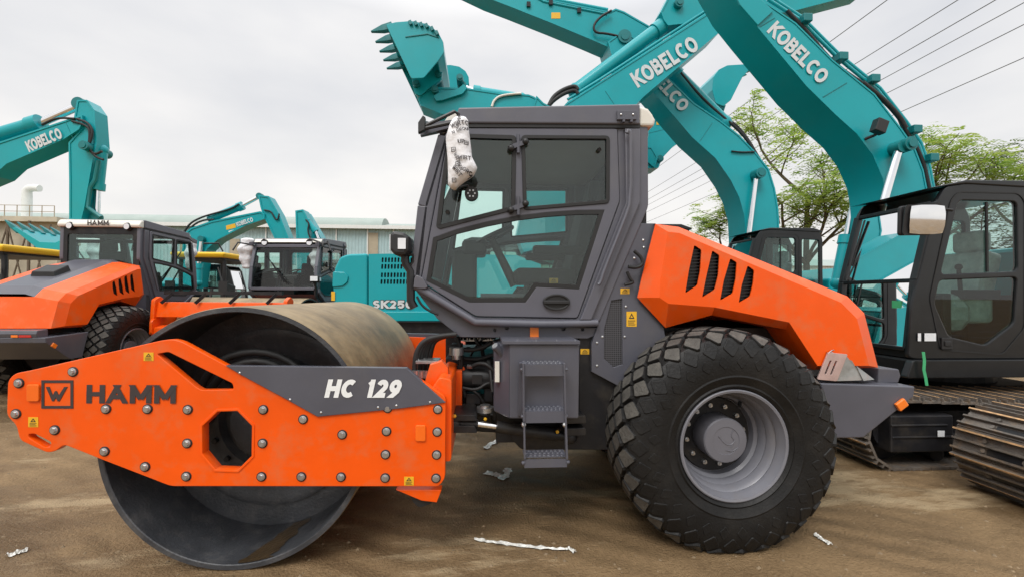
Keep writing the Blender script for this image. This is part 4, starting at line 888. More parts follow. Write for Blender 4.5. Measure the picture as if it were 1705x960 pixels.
# ================================================================== excavators (teal), booms drawn from their side outline, each at its own distance
def prism_px(pts, Y0, Y1, fil=0): 
    q = PP(pts, Y0); return MB().prism(fillet(q, fil) if fil else q, Y0, Y1)
def mid(a, b): return (a+b)/2
def track(parent, x0, x1, ya, yb, h, rust=True, shoes=True, zb=0.0, pitch=.19):
    """one crawler: belt of grousered shoes round two end wheels, side frame, rollers"""
    r = h/2; L = (x1-x0-2*r); per = 2*L+2*math.pi*r; n = int(per/pitch); w = yb-ya; yc = (ya+yb)/2
    def at(s):
        s %= per
        if s < L: return (x0+r+s, zb+.0, 0)
        s -= L
        if s < math.pi*r: a = s/r; return (x1-r+r*math.sin(a), zb+r-r*math.cos(a), a)
        s -= math.pi*r
        if s < L: return (x1-r-s, zb+h-.05*math.sin(math.pi*s/L), math.pi)
        s -= L; a = s/r; return (x0+r-r*math.sin(a), zb+r+r*math.cos(a), math.pi+a)
    m = MB()
    for i in range(n):
        x, z, a = at(i*per/n); rot = Matrix.Rotation(-a, 3, 'Y'); up = rot @ Vector((0, 0, 1)); tg = rot @ Vector((1, 0, 0)); c = Vector((x, yc, z))
        m.box(c+up*.018, (per/n*.97, w, .022), rot, 0)
        for k, (o, hh) in enumerate(((-.38, .034), (0, .028), (.38, .028))):
            b = c+tg*(per/n*o)+up*.007; 
            m.box(b-up*hh/2, (.016, w-.002*k, hh), rot, 0); m.box(b-up*(hh+.001), (.014, w-.004-.002*k, .004), rot, 1 if k == 0 else 0)
        if shoes:
            for s in (-.3, .3):
                for d in (-.18, .2): m.cyl(c+Vector((0, s*w*.62, 0))+tg*per/n*d+up*.008, c+Vector((0, s*w*.62, 0))+tg*per/n*d-up*.010, .018, n=6)
                m.box(c+Vector((0, s*.2, 0))-up*.0+tg*(per/n*.2)+up*.0055, (.05, .12, .004), rot, 2)
    t = m.build('track_belt', ['track_steel', 'track_rust', 'chassis_black'], parent)
    m = MB(); m.side([fillet([(x0+r*1.1, zb+.12), (x1-r*1.1, zb+.12), (x1-r*1.1, zb+h-.16), (x0+r*1.1, zb+h-.16)], .05)], yc-w*.22, yc+w*.22); m.build('track_frame', 'chassis_black', t)
    for x in (x0+r, x1-r):
        m = MB(); m.cyl((x, yc-w*.16, zb+r), (x, yc+w*.16, zb+r), r-.03, n=24); m.cyl((x, yc-w*.3, zb+r), (x, yc+w*.3, zb+r), r*.5, n=20); m.build('end_wheel', 'chassis_black', t, smooth=40)
    k = int((x1-x0)/.42)
    for i in range(2, k-1):
        x = x0+i*.42; m = MB(); m.cyl((x, yc-w*.27, zb+.1), (x, yc+w*.27, zb+.1), .075, n=14); m.build('roller', 'chassis_black', t, smooth=40)
    return t
def ram(parent, a, b, c, r, name='hydraulic_cylinder', matn='teal'):
    """barrel from a to b, bright rod from b to c"""
    a, b, c = Vector(a), Vector(b), Vector(c); m = MB(); m.cyl(a, b, r, n=18); d = (b-a).normalized(); m.cyl(b-d*r*1.2, b+d*r*.25, r*1.2, n=18); m.ball(a, r*1.15, 12)
    o = m.build(name, matn, parent, smooth=40); m = MB(); m.cyl(b, c, r*.52, n=14); m.build('cylinder_rod', 'chrome', o, smooth=40); m = MB(); m.cyl(c-Vector((0, r*.7, 0)), c+Vector((0, r*.7, 0)), r*.85, n=16); m.build('rod_eye', 'teal_dark', o, smooth=40); return o
def pin(parent, c, r, w, matn='teal_dark'):
    c = Vector(c); m = MB(); m.cyl(c-Vector((0, w/2, 0)), c+Vector((0, w/2, 0)), r, n=18); m.cyl(c-Vector((0, w/2+.02, 0)), c-Vector((0, w/2, 0)), r*.6, n=14); return m.build('pin', matn, parent, smooth=40)
def line_px(parent, pts, Y, r, name='hydraulic_hose', matn='black_rubber', sm=2):
    return MB().tube([P3(u, v, Y) for u, v in pts], r, 8, smooth=sm).build(name, matn, parent, smooth=60)
def bucket(parent, side_px, lip_px, Y0, Y1, teeth, name='bucket', tooth_len=.2):
    """scoop: two side plates, a wrapper following the back outline, teeth on the lip. side_px: outline; lip_px = (lip start index, back end index)"""
    q = PP(side_px, Y0); i0, i1 = lip_px; back = q[i0:i1+1]; m = MB(); th = .03
    m.prism(fillet(q, .03), Y0, Y0+th); m.prism(fillet(q, .03), Y1-th, Y1)
    n = len(back); 
    off = inset(q, th)[i0:i1+1]
    m.add([(x, Y0+th*.5, z) for x, z in back]+[(x, Y1-th*.5, z) for x, z in back]+[(x, Y0+th*.5, z) for x, z in off]+[(x, Y1-th*.5, z) for x, z in off],
          [(i, i+1, i+1+n, i+n) for i in range(n-1)]+[(2*n+i, 3*n+i, 3*n+i+1, 2*n+i+1) for i in range(n-1)]+[(0, n, 3*n, 2*n), (n-1, 3*n-1, 4*n-1, 2*n-1)])
    b = m.build(name, 'teal', parent, bevel=.006)
    p, p2 = Vector((back[0][0], 0, back[0][1])), Vector((back[1][0], 0, back[1][1])); d = (p-p2).normalized(); u = Vector((-d.z, 0, d.x))
    for k in range(teeth):
        y = Y0+.1+(Y1-Y0-.2)*k/(teeth-1); c = p+Vector((0, y, 0)); w = .055; m = MB(); l = tooth_len
        vs = []
        for s, hw, hh in ((-.35, w, .06), (.25, w*.9, .05), (1.0, w*.45, .008)):
            for a, bb in ((-1, -1), (1, -1), (1, 1), (-1, 1)): vs.append(c+d*(l*s)+Vector((0, a*hw, 0))+u*(bb*hh))
        m.add(vs, [(0, 3, 2, 1), (8, 9, 10, 11)]+[(r*4+i, r*4+(i+1) % 4, r*4+4+(i+1) % 4, r*4+4+i) for r in range(2) for i in range(4)]); m.build('tooth', 'teal_dark', b, bevel=.006)
    return b
def boom(parent, near, Y0, Y1, name='boom', rim=True):
    q = PP(near, Y0); k = (Y0+Y1)/2*.0032; m = MB().prism(inset(q, k*.9), Y0, Y1); m.side([q, inset(q, k)], Y0-k*.45, Y1+k*.45); b = m.build(name, 'teal', parent, bevel=.006, smooth=20, seg=2); return b
def ex_cab(root, X, Y0, Z0=1.02, flip=False, wrap=True, name='cab'):
    """operator cab: front at X looking to -x, near side at Y0, 1.02 m wide"""
    S = lambda pts: [(X+a, Z0+b) for a, b in pts]; W = 1.02
    rimo = S([(-.02, .02), (.06, 0), (1.72, 0), (1.80, .1), (1.80, 1.62), (1.72, 1.78), (.62, 1.80), (.40, 1.76), (.31, 1.62), (.02, .55)])
    door_o = S([(.33, .10), (1.0, .05), (1.25, .32), (1.27, 1.62), (1.20, 1.70), (.54, 1.70), (.46, 1.62), (.22, .62)])
    w1 = S([(.34, .86), (1.19, .90), (1.19, 1.62), (.545, 1.62)]); w2 = S([(.27, .56), (.42, .23), (.82, .14), (1.14, .36), (1.18, .84), (.325, .80)])
    w3 = S([(1.34, .62), (1.72, .62), (1.72, 1.58), (1.34, 1.60)])
    m = MB()
    for y, t in ((Y0, .05), (Y0+W-.05, .05)): m.side([fillet(rimo, .06, 5), fillet(w1, .06), fillet(w2, .05), fillet(w3, .05)], y, y+t, .012)
    # roof, floor, back wall and corner posts tie the two sides
    m.box((X+1.13, Y0+W/2, Z0+1.775), (1.25, W-.08, .05)); m.box((X+.9, Y0+W/2, Z0+.04), (1.7, W-.1, .07)); m.box((X+1.77, Y0+W/2, Z0+.35), (.05, W-.1, .62))
    cab = m.build(name, 'cab_black', root, smooth=35)
    m = MB(); m.prism(S([(.22, 1.74), (.62, 1.83), (1.6, 1.84), (1.78, 1.78), (1.78, 1.75), (.6, 1.79)]), Y0-.015, Y0+W+.015); m.build('cab_roof', 'cab_black', cab, bevel=.012)
    m = MB(); m.side([fillet(inset(door_o, -.012), .06, 5), fillet(door_o, .06, 5)], Y0-.006, Y0-.001); m.build('door_seam', 'black_rubber', cab)
    for w in (w1, w2, w3):
        for y in (Y0+.018, Y0+W-.022): MB().side([fillet(inset(w, -.01), .05)], y, y+.004).build('window_pane', 'window_tint', cab)
    m = MB(); m.bar(S([(.86, 0)])[0][0:1]+(Y0+.012, Z0+.89), (X+.86, Y0+.012, Z0+1.61), .018, .02, (1, 0, 0)); m.build('window_bar', 'black_rubber', cab)
    # windscreen: upper and lower panes between the corner posts
    f0, f1, f2 = S([(.315, 1.60)])[0], S([(.105, .80)])[0], S([(.02, .10)])[0]
    for (a, b) in ((f0, f1), (f1, f2)):
        m = MB(); m.add([(a[0], Y0+.07, a[1]), (b[0], Y0+.07, b[1]), (b[0], Y0+W-.07, b[1]), (a[0], Y0+W-.07, a[1])], [(0, 1, 2, 3)]); m.build('windscreen', 'window_tint', cab)
    m = MB()
    for a, b in ((f0, f1), (f1, f2)):
        for y in (Y0+.045, Y0+W-.045): m.bar((a[0], y, a[1]), (b[0], y, b[1]), .075, .06, (1, 0, 0))
    for f in (f0, f1, f2): m.bar((f[0], Y0+.06, f[1]), (f[0], Y0+W-.06, f[1]), .04, .05, (1, 0, 0))
    m.build('windscreen_frame', 'cab_black', cab, bevel=.006)
    # front guard bars, wiper
    m = MB()
    for t in (.40, .72):
        x, z = f0[0]+(f1[0]-f0[0])*t-.03, f0[1]+(f1[1]-f0[1])*t; m.cyl((x+.06, Y0+.07, z), (x+.06, Y0+W-.07, z), .009, n=8)
    m.build('guard_bar', 'black_plastic', cab)
    m = MB(); m.bar((f1[0]-.03, Y0+.88, f1[1]+.02), (f0[0]-.05, Y0+.80, f0[1]-.28), .02, .014); m.bar((f1[0]+.05, Y0+.9, f1[1]+.2), (f0[0]-.04, Y0+.84, f0[1]-.05), .028, .014); m.build('wiper', 'black_plastic', cab)
    m = MB(); m.box((X+.52, Y0+W/2, Z0+.36), (.10, W-.2, .62)); m.build('footwell_panel', 'black_plastic', cab, bevel=.02)
    # seat in its shipping wrap, console and levers
    m = MB(); m.box((X+.86, Y0+W/2-.06, Z0+.50), (.56, .56, .3)); m.bar((X+1.06, Y0+W/2-.06, Z0+.55), (X+1.2, Y0+W/2-.06, Z0+1.12), .5, .2, (1, 0, 0)); m.box((X+1.2, Y0+W/2-.06, Z0+1.25), (.16, .32, .24)); m.ball((X+.72, Y0+.28, Z0+.46), .2, 10, sc=(1.1, .8, 1.1)); s = m.build('seat', 'plastic_wrap' if wrap else 'seat_fabric', cab, bevel=.05, seg=3)
    m = MB()
    for y in (.2, .82): m.box((X+.95, Y0+y, Z0+.66), (.42, .14, .1)); m.cyl((X+.78, Y0+y, Z0+.7), (X+.76, Y0+y, Z0+.92), .02, n=10); m.ball((X+.76, Y0+y, Z0+.95), .035, 10)
    for y in (.4, .62): m.cyl((X+.42, Y0+y, Z0+.1), (X+.36, Y0+y, Z0+.75), .014, n=8); m.ball((X+.36, Y0+y, Z0+.78), .028, 10)
    m.build('lever_console', 'black_plastic', cab, bevel=.01)
    m = MB(); m.bar((X+.42, Y0+.80, Z0+.62), (X+.52, Y0+.80, Z0+1.02), .20, .06, (1, 0, 0)); m.build('monitor', 'machine_grey', cab, bevel=.015)
    m = MB(); hx, hz = S([(1.12, .3)])[0]; hx, hz = S([(.30, .14)])[0]; m.box((hx+.08, Y0-.012, hz+.02), (.12, .02, .12)); m.box((hx+.08, Y0-.026, hz+.02), (.07, .014, .05)); m.build('door_handle', 'black_plastic', cab, bevel=.006)
    return cab
def ex_base(root, X, Y0, L=4.4, W=2.75, ztop=2.25, s=1, tracks=True, tr=None, cab=True, cabnear=True, wrap=True, zc=1.02):
    """upper body, counterweight, cab and crawlers; s = 1 looks to -x, -1 looks to +x. X is the front edge"""
    fx = lambda a: X+s*a; b = lambda c, d: MB().box((fx(c[0]), Y0+c[1], c[2]), d)
    deck = b((L*.5-.1, W/2, .98), (L-.2, W-.06, .2)).build('deck_frame', 'cab_black', root, bevel=.02)
    hs = [(fx(1.95), 1.08), (fx(L-.85), 1.08), (fx(L-.85), ztop), (fx(2.4), ztop), (fx(1.95), ztop-.25)]
    MB().prism(hs, Y0+.0, Y0+W).build('engine_house', 'teal', root, bevel=.05, seg=3)
    cw = [(fx(L-.84), 1.02), (fx(L-.2), 1.02), (fx(L), 1.25), (fx(L), ztop-.2), (fx(L-.25), ztop), (fx(L-.84), ztop)]
    MB().prism(cw, Y0+.0, Y0+W).build('counterweight', 'teal', root, bevel=.09, seg=4)
    m = MB(); m.cyl((fx(L*.42), Y0+W/2, .66), (fx(L*.42), Y0+W/2, .9), .62, n=28); m.box((fx(L*.42), Y0+W/2, .5), (1.5, W-.9, .36)); m.build('undercarriage', 'chassis_black', root, bevel=.02)
    if tracks:
        xa, xb = sorted((fx(-.35), fx(L-.25)))
        for y in (Y0-.06, Y0+W-.54): track(root, xa, xb, y, y+.6, .82, shoes=False)
    if cab:
        yy = Y0 if cabnear else Y0+W-1.02
        if s == 1: ex_cab(root, X, yy, Z0=zc, wrap=wrap)
        else:
            m = MB()  # mirrored cab
            c = ex_cab(root, X, yy, wrap=wrap)
            for o in [c]+list(c.children_recursive): 
                for v in o.data.vertices: v.co.x = 2*(X-root.location.x)-v.co.x
                o.data.flip_normals()
def logo(parent, a, b, hpx, Y, s='KOBELCO', t=.23, matn='letter_grey2', **k):
    m = MB(); text_px(m, s, a, b, hpx, Y, t=t, gap=.07, **k); return m.build('lettering', matn, parent)
pm('letter_grey2', (.60, .63, .64), .45, var=.05)
GRP = 'teal excavators parked in the yard'
# ---- A: nearest, at the right
A0, A1 = 5.40, 5.95
exA = thing('excavator', 'nearest teal excavator, its black cab and boom filling the right edge of the photo', 'excavator', (5.2, 5.7, 0), GRP)
nearA = [(1190, -60), (1240, -60), (1268, 0), (1325, 39), (1386, 100), (1456, 157), (1500, 214), (1522, 245), (1537, 284), (1546, 330), (1552, 400), (1540, 470), (1500, 500), (1474, 470), (1474, 400), (1476, 350), (1474, 324), (1469, 297), (1452, 258), (1425.6, 223), (1391, 192), (1342, 144), (1259, 44), (1224, 0)]
bA = boom(exA, nearA, A0, A1)
logo(bA, (1276, 53), (1364, 143), 27, A0-.002)
def weld(parent, pairs, Y):
    m = MB()
    for a, b in pairs: m.bar(P3(a[0], a[1], Y-.002), P3(b[0], b[1], Y-.002), .006, .010, (0, 1, 0))
    return m.build('weld_seam', 'teal_dark', parent)
weld(bA, [((1370, 162), (1410, 138)), ((1262, 47), (1290, 30))], A0)
m = MB(); m.side([PP([(1205, -55), (1268, 0), (1288, 18), (1262, 42), (1232, 8)], A0-.03)], A0-.03, A0-.001, .004); m.build('boom_nose_plate', 'teal', bA)
# pipes and hoses along its back
m = MB()
for o, y in ((3, .12), (7, .3), (3, .45)): m.tube([P3(u+o, v-o, A0+y) for u, v in ((1275, 2), (1328, 36), (1390, 98), (1458, 154), (1502, 210), (1526, 245), (1540, 284), (1549, 330))], .022, 8)
m.build('boom_pipe', 'teal', bA, smooth=50)
line_px(bA, [(1310, 18), (1345, 55), (1385, 105), (1436, 140), (1460, 155), (1495, 190), (1505, 215), (1535, 260), (1548, 320)], A0+.1, .026)
line_px(bA, [(1436, 138), (1470, 165), (1498, 195), (1508, 214)], A0+.02, .03)
for u, v in ((1330, 42), (1388, 104), (1440, 140), (1508, 222), (1535, 268)):
    m = MB(); q = P3(u, v, A0+.2); m.box(q, (.12, .36, .10)); m.build('pipe_clamp', 'teal_dark', bA, bevel=.01)
# work light on the boom
m = MB(); q = P3(1464, 211, A0-.18); m.box(q, (.14, .1, .16), Matrix.Rotation(R(20), 3, 'Y')); m.tube([q+Vector((0, .05, -.08)), P3(1455, 226, A0-.08), P3(1440, 232, A0)], .02, 8); wlA = m.build('work_light', 'black_plastic', bA, bevel=.015)
pin(bA, P3(1497, 246, A0-.08), .085, .34)
ram(exA, P3(1425, 470, A0-.15), P3(1455, 395, A0-.15), P3(1497, 246, A0-.15), .085); ram(exA, P3(1395, 470, A1+.1), P3(1410, 395, A1+.1), P3(1430, 300, A1+.1), .085)
ex_cab(exA, P(1562, 590, 4.3)[0]-.30, 4.30, Z0=.98)
XA = P(1562, 590, 4.3)[0]-.30
m = MB(); m.box((XA+2.2, 5.7, .88), (4.3, 2.75, .2)); m.build('deck_frame', 'cab_black', exA, bevel=.03)
m = MB(); m.prism(fillet([(XA-.10, .80), (XA+3.9, .80), (XA+3.9, .98), (XA-.03, .98)], .03), 4.24, 4.32); m.build('side_skirt', 'cab_black', exA, bevel=.01)
MB().prism([(XA+1.95, 1.0), (XA+3.6, 1.0), (XA+3.6, 2.2), (XA+1.95, 2.2)], 4.32, 7.05).build('engine_house', 'teal', exA, bevel=.05); MB().prism([(XA+3.6, .95), (XA+4.4, 1.0), (XA+4.5, 1.3), (XA+4.5, 2.1), (XA+3.6, 2.25)], 4.32, 7.05).build('counterweight', 'teal', exA, bevel=.08, seg=3)
MB().prism([(XA+.3, 1.0), (XA+1.9, 1.0), (XA+1.9, 1.35), (XA+.3, 1.2)], 6.05, 7.0).build('tool_box', 'teal', exA, bevel=.04)
m = MB(); m.cyl((XA+1.7, 5.75, .45), (XA+1.7, 5.75, .8), .65, n=28); m.box((XA+1.6, 5.75, .42), (1.7, 1.6, .3)); m.build('undercarriage', 'chassis_black', exA, bevel=.02)
xt = G(1490, 782).x; trk = track(exA, xt-.28, xt+4.2, 3.95, 4.62, .66); track(exA, xt-.28, xt+4.2, 6.75, 7.4, .66, shoes=False)
m = MB(); x0, z0 = P(1480, 700, 3.98); m.box((x0+.3, 4.1, .34), (.62, .3, .34)); m.box((x0+.27, 3.99, .42), (.56, .1, .025)); m.box((x0+.4, 3.99, .31), (.8, .1, .025)); m.build('travel_motor_guard', 'chassis_black', trk, bevel=.02)
m = MB(); m.side([rect_px(1561, 716, 1572, 726, 3.93)], 3.925, 3.93); m.build('label_plate', 'sticker_white', trk)
# wing mirror, stickers, tape
m = MB(); mr = fillet(PP([(1500, 343), (1554, 341), (1556, 372), (1553, 391), (1499, 392)], 4.12), .03); m.side([mr], 4.12, 4.16, .008); mo = m.build('mirror', 'black_plastic', exA, smooth=40)
im = inset(mr, .012); zc_ = sum(z for x, z in im)/len(im); xc_ = sum(x for x, z in im)/len(im); exm = Vector((1, -.10, 0)).normalized(); eym = Vector((0, -.09, 1)).normalized()
m = MB(); hw_ = (max(x for x, z in im)-min(x for x, z in im))/2; hh_ = (max(z for x, z in im)-min(z for x, z in im))/2; N_ = 14; nm_ = exm.cross(eym).normalized(); vs = []
for i in range(N_+1):
    for j in range(N_+1):
        a, b = -1+2*i/N_, -1+2*j/N_; rr = 1-.12*max(0, abs(a)+abs(b)-1.4); vs.append(Vector((xc_, 4.052, zc_))+exm*a*rr*hw_+eym*b*rr*hh_+nm_*(.016*(1-(a*a+b*b)/2)))
m.add(vs, [(i*(N_+1)+j, (i+1)*(N_+1)+j, (i+1)*(N_+1)+j+1, i*(N_+1)+j+1) for i in range(N_) for j in range(N_)]); m.build('mirror_glass', 'chrome', mo, smooth=60)
m = MB(); m.plate([[(x-xc_, z-zc_) for x, z in mr]], (xc_, 4.064, zc_), exm, eym, -.012); m.build('mirror_rim', 'black_plastic', mo)
m = MB(); m.tube([P3(u, v, 4.2) for u, v in ((1553, 352), (1568, 348), (1585, 350))], .016, 8); m.tube([P3(u, v, 4.2) for u, v in ((1553, 360), (1570, 356))], .012, 8); m.build('mirror_arm', 'black_plastic', mo, smooth=40)
XF = XA+.06
for (y, z, w, h, mt) in ((4.98, 1.42, .16, .10, 'sticker_white'), (4.52, 1.52, .11, .10, 'green_tape')):
    m = MB(); m.box((XF+.012, y, z), (.004, w, h)); m.build('windscreen_sticker', mt, exA)
for u0, v0, u1, v1 in ((1528, 554, 1533, 567), (1539, 554, 1558, 567)):
    m = MB(); m.side([rect_px(u0, v0, u1, v1, 4.29)], 4.286, 4.2895); m.build('cab_sticker', 'sticker_white', exA)
m = MB(); pts = [(1537, 585), (1539, 600), (1538, 615), (1541, 628), (1543, 641)]
for (a, b), (c, d) in zip(pts, pts[1:]):
    m.add([P3(a-2.5, b, 4.2), P3(a+2.5, b, 4.2), P3(c+2.5, d, 4.2), P3(c-2.5, d, 4.2)], [(0, 1, 2, 3)])
tp = m.build('tape', 'green_tape', loc=P3(1540, 641, 4.2)); tag(tp, 'strip of green tape hanging below the cab of the excavator at the right edge', 'tape')
sol = tp.modifiers.new('t', 'SOLIDIFY'); sol.thickness = .003
# ---- the crawler at the right edge
trZ = thing('crawler_track', 'close-up rusty crawler track with wide grousers at the lower right edge', 'crawler track', (5.6, 3.25, 0))
xz = P(1588, 745, 3.62)[0]; track(trZ, xz-.01, xz+4.0, 2.86, 3.62, .68, pitch=.2)
# ---- B: behind A
B0, B1 = 10.3, 11.0; exB = thing('excavator', 'teal excavator second from the right, its dark cab just above the orange hood', 'excavator', (6.6, 10.7, 0), GRP)
nearB = [(1012, 70), (1040, 50), (1066, 72), (1113, 131), (1155.6, 172), (1198, 200), (1230, 225), (1258, 254), (1280, 282), (1290, 314), (1295.6, 349), (1298, 400), (1290, 450), (1250, 450), (1241, 400), (1239, 360), (1230, 328), (1216, 300), (1191, 264), (1152, 229), (1085, 151), (1048, 105), (1018, 92)]
bB = boom(exB, nearB, B0, B1); logo(bB, (1058, 104), (1133, 189), 22, B0-.002)
weld(bB, [((1165, 236), (1186, 205))], B0)
aB = boom(exB, [(700, -90), (770, -75), (915, 0), (1015, 20), (1025, 15), (1039, 20), (1079, 43), (1098, 54), (1101, 70), (1085, 81), (1060, 88), (1017, 81), (980, 65), (915, 38), (847, 11), (805, -5), (690, -60)], B0+.1, B1-.1, 'arm')
pin(aB, P3(1032, 76, mid(B0, B1)), .16, B1-B0+.1); m = MB(); m.side([rect_px(918, 21, 933, 31, B0+.09)], B0+.094, B0+.098); m.build('warning_sticker', 'sticker_yellow', aB)
MB().tube([P3(u, v, B0+.25) for u, v in ((800, -62), (905, -3), (1012, 17))], .045, 8).build('arm_pipe', 'teal', aB, smooth=50); MB().tube([P3(u, v, B0+.1) for u, v in ((820, -46), (905, 3), (1000, 22), (1010, 24))], .03, 8).build('arm_pipe', 'teal', aB, smooth=50)
for u, v in ((917, 5), (964, 18), (880, 8)): MB().box(P3(u, v, B0+.08), (.09, .06, .11)).build('pipe_bracket', 'cab_black', aB)
line_px(aB, [(1018, 18), (1000, 28), (988, 42), (990, 55), (1010, 56), (1035, 62), (1048, 70)], B0+.0, .028)
ram(exB, P3(1205, 205, B0+.35), P3(1118, 118, B0+.35), P3(1095, 58, B0+.35), .17)
line_px(bB, [(1130, 118), (1165, 160), (1200, 192), (1236, 222), (1256, 252)], B0+.2, .035); line_px(bB, [(1205, 196), (1225, 208), (1245, 232), (1262, 262), (1285, 300), (1296, 372)], B0+.4, .04)
line_px(bB, [(1218, 252), (1235, 254), (1256, 253)], B0-.03, .02)
pin(bB, P3(1260, 291, B0-.08), .12, .36); ram(exB, P3(1240, 430, B0-.12), P3(1246, 400, B0-.12), P3(1259, 293, B0-.12), .10)
XB = P(1258, 470, 9.2)[0]-.3; ex_base(exB, XB, 9.2, tracks=True, ztop=2.25, wrap=True, zc=1.24)
# ---- C: SK250 seen from its engine side, looking right
C0, C1 = 9.4, 10.0; Yc_ = 8.3; exC = thing('excavator', 'teal excavator marked SK250 behind the drum, boom rising above the roller cab', 'excavator', (-.8, 9.7, 0), GRP)
bC = boom(exC, [(942, 173), (1182, 20), (1193, 25), (1203.5, 44.5), (1198, 54), (1071, 162), (1035, 200), (1000, 262), (960, 350), (915, 410), (872, 420), (860, 390), (880, 300), (905, 220)], C0, C1); logo(bC, (1062, 147), (1165, 83), 27, C0-.002)
weld(bC, [((1008, 152), (1022, 173))], C0)
aC = boom(exC, [(1100, 20), (1118, -15), (1160, -30), (1300, -20), (1440, -40), (1440, -12), (1310, 22), (1215, 20), (1190, 30), (1182, 16), (1141, 40), (1112, 43), (1105, 34)], C0+.1, C1-.1, 'arm')
pin(aC, P3(1122, 18, mid(C0, C1)), .1, .6); ram(exC, P3(958, 152, C0+.3), P3(1100, 46, C0+.3), P3(1122, 20, C0+.3), .15)
m = MB()
for o in (0, 6): m.tube([P3(u, v-o, C0+.06) for u, v in ((945, 172), (1000, 138), (1180, 21))], .03, 8)
m.build('boom_pipe', 'teal', bC, smooth=50)
for dv in (0, 7): line_px(bC, [(914, 176), (922, 160+dv), (940, 148+dv), (958, 143+dv), (962, 150+dv)], C0+.05, .045, 'hydraulic_hose')
cw = PP([(558, 600), (556, 530), (554, 470), (557, 446), (566, 428), (580, 423), (612, 422), (612, 600)], Yc_); MB().prism(fillet(cw, .05), Yc_, Yc_+2.75).build('counterweight', 'teal', exC, bevel=.08, seg=4)
hp = PP([(614, 528), (614, 423), (700, 422), (860, 425), (900, 440), (905, 528)], Yc_)
slots = []
for r, v in enumerate((432.5, 443.5, 457.5, 468.5)):
    for k in range(11): u = 637-r*.6+k*5.3; slots.append(fillet(PP([(u-1.6, v+4.4), (u+1.6, v+4.4), (u+2, v-3.6), (u-1.2, v-3.6)], Yc_), .012, 2))
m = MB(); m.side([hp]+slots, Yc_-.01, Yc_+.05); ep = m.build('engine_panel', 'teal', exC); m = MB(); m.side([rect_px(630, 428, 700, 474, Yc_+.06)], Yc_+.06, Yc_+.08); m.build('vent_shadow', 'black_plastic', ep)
MB().prism(PP([(614, 528), (614, 424), (700, 424), (860, 427), (900, 442), (905, 528)], Yc_+.1), Yc_+.1, Yc_+2.7).build('engine_house', 'teal', exC, bevel=.04)
m = MB(); m.side([fillet(PP([(554, 452), (574, 453), (580, 460), (578, 470), (570, 476), (553, 478)], Yc_-.03), .03)], Yc_-.03, Yc_+.002, .012); m.build('counterweight_grip', 'teal', exC, smooth=30)
m = MB(); m.side([rect_px(551.5, 485, 557.5, 500, Yc_-.02)], Yc_-.016, Yc_-.012); m.build('warning_sticker', 'sticker_yellow', exC)
o1 = MB(); text_px(o1, 'SK250', (620, 514), (688.5, 514), 15.5, Yc_-.01, t=.36, gap=.03, dep=.001); o1.build('lettering_edge', 'sticker_ink', ep)
o1 = MB(); text_px(o1, 'SK250', (621, 513), (687.5, 513), 13.5, Yc_-.01, t=.25, gap=.10, dep=.006); o1.build('lettering', 'letter_grey2', ep)
m = MB(); m.prism(fillet(PP([(560, 518), (905, 518), (900, 534), (560, 534)], Yc_-.06), .02), Yc_-.07, Yc_+.1); m.build('side_ledge', 'teal', exC, bevel=.02)
m = MB(); m.prism(PP([(560, 536), (905, 536), (905, 558), (560, 558)], Yc_), Yc_+.0, Yc_+2.7); m.prism(PP([(640, 534), (905, 534), (905, 536), (640, 536)], Yc_), Yc_-.08, Yc_+.0); m.build('deck_frame', 'chassis_black', exC)
xa, _ = P(570, 560, Yc_); xb, _ = P(930, 560, Yc_)
for y in (Yc_+.02, Yc_+2.1): track(exC, xa, xb, y, y+.6, .84, shoes=False)
m = MB(); m.cyl(((xa+xb)/2, Yc_+1.35, .5), ((xa+xb)/2, Yc_+1.35, .95), .6, n=28); m.box(((xa+xb)/2, Yc_+1.35, .5), (1.6, 1.7, .34)); m.build('undercarriage', 'chassis_black', exC)
XC = P(925, 500, Yc_)[0]; cC = ex_cab(exC, XC, Yc_+1.72, Z0=1.05)
for o in [cC]+list(cC.children_recursive):
    for v in o.data.vertices: v.co.x = 2*(XC-exC.location.x)-v.co.x
    o.data.flip_normals()
# ---- D: bucket stretched out to the left above the roller cab
D0, D1 = 7.35, 8.75; exD = thing('excavator', 'teal excavator hidden behind the roller cab, its toothed bucket raised highest on the left', 'excavator', (3.2, 8.0, 0), GRP)
bk = bucket(exD, [(642.5, 41), (659, 37), (685, 35), (711, 40), (729, 53), (738, 70), (739, 88), (729, 102), (705.6, 130), (685, 131)], (0, 7), D0, D1, 5, tooth_len=.27)
m = MB(); 
for y in (D0+.45, D1-.55): m.side([fillet(PP([(685, 128), (706, 126), (728, 100), (738, 112), (735, 132), (716, 146), (700, 160), (690, 156)], y), .04)], y, y+.09, .004)
m.build('bucket_bracket', 'teal', bk, smooth=30)
m = MB()
for k in range(6): a = [(683, 34), (692, 35), (701, 37), (710, 39), (719, 44), (727, 51)][k]; m.bar(P3(a[0]-1, a[1]+2, D0-.01), P3(a[0]+2, a[1]+8, D0-.01), .05, .065, (0, 1, 0))
m.build('wear_plate', 'teal_dark', bk)
m = MB(); m.bar(P3(675, 62, D0-.004), P3(712, 57, D0-.004), .012, .02, (0, 1, 0)); m.bar(P3(712, 57, D0-.004), P3(731, 63, D0-.004), .012, .02, (0, 1, 0)); m.build('weld_seam', 'teal_dark', bk)
DA0, DA1 = D0+.5, D1-.5
aD = boom(exD, [(696, 165), (703, 155), (722, 146), (775, 147), (830, 155), (880, 158), (890, 162), (903, 175), (897, 195), (860, 200), (735, 190), (700, 176)], DA0, DA1, 'arm')
for y in (DA0-.07, DA1+.01): MB().side([fillet(PP([(722, 160), (728, 156), (763, 148), (772, 140), (778, 146), (770, 156), (736, 167), (726, 168)], y), .02)], y, y+.06).build('bucket_link', 'teal', aD)
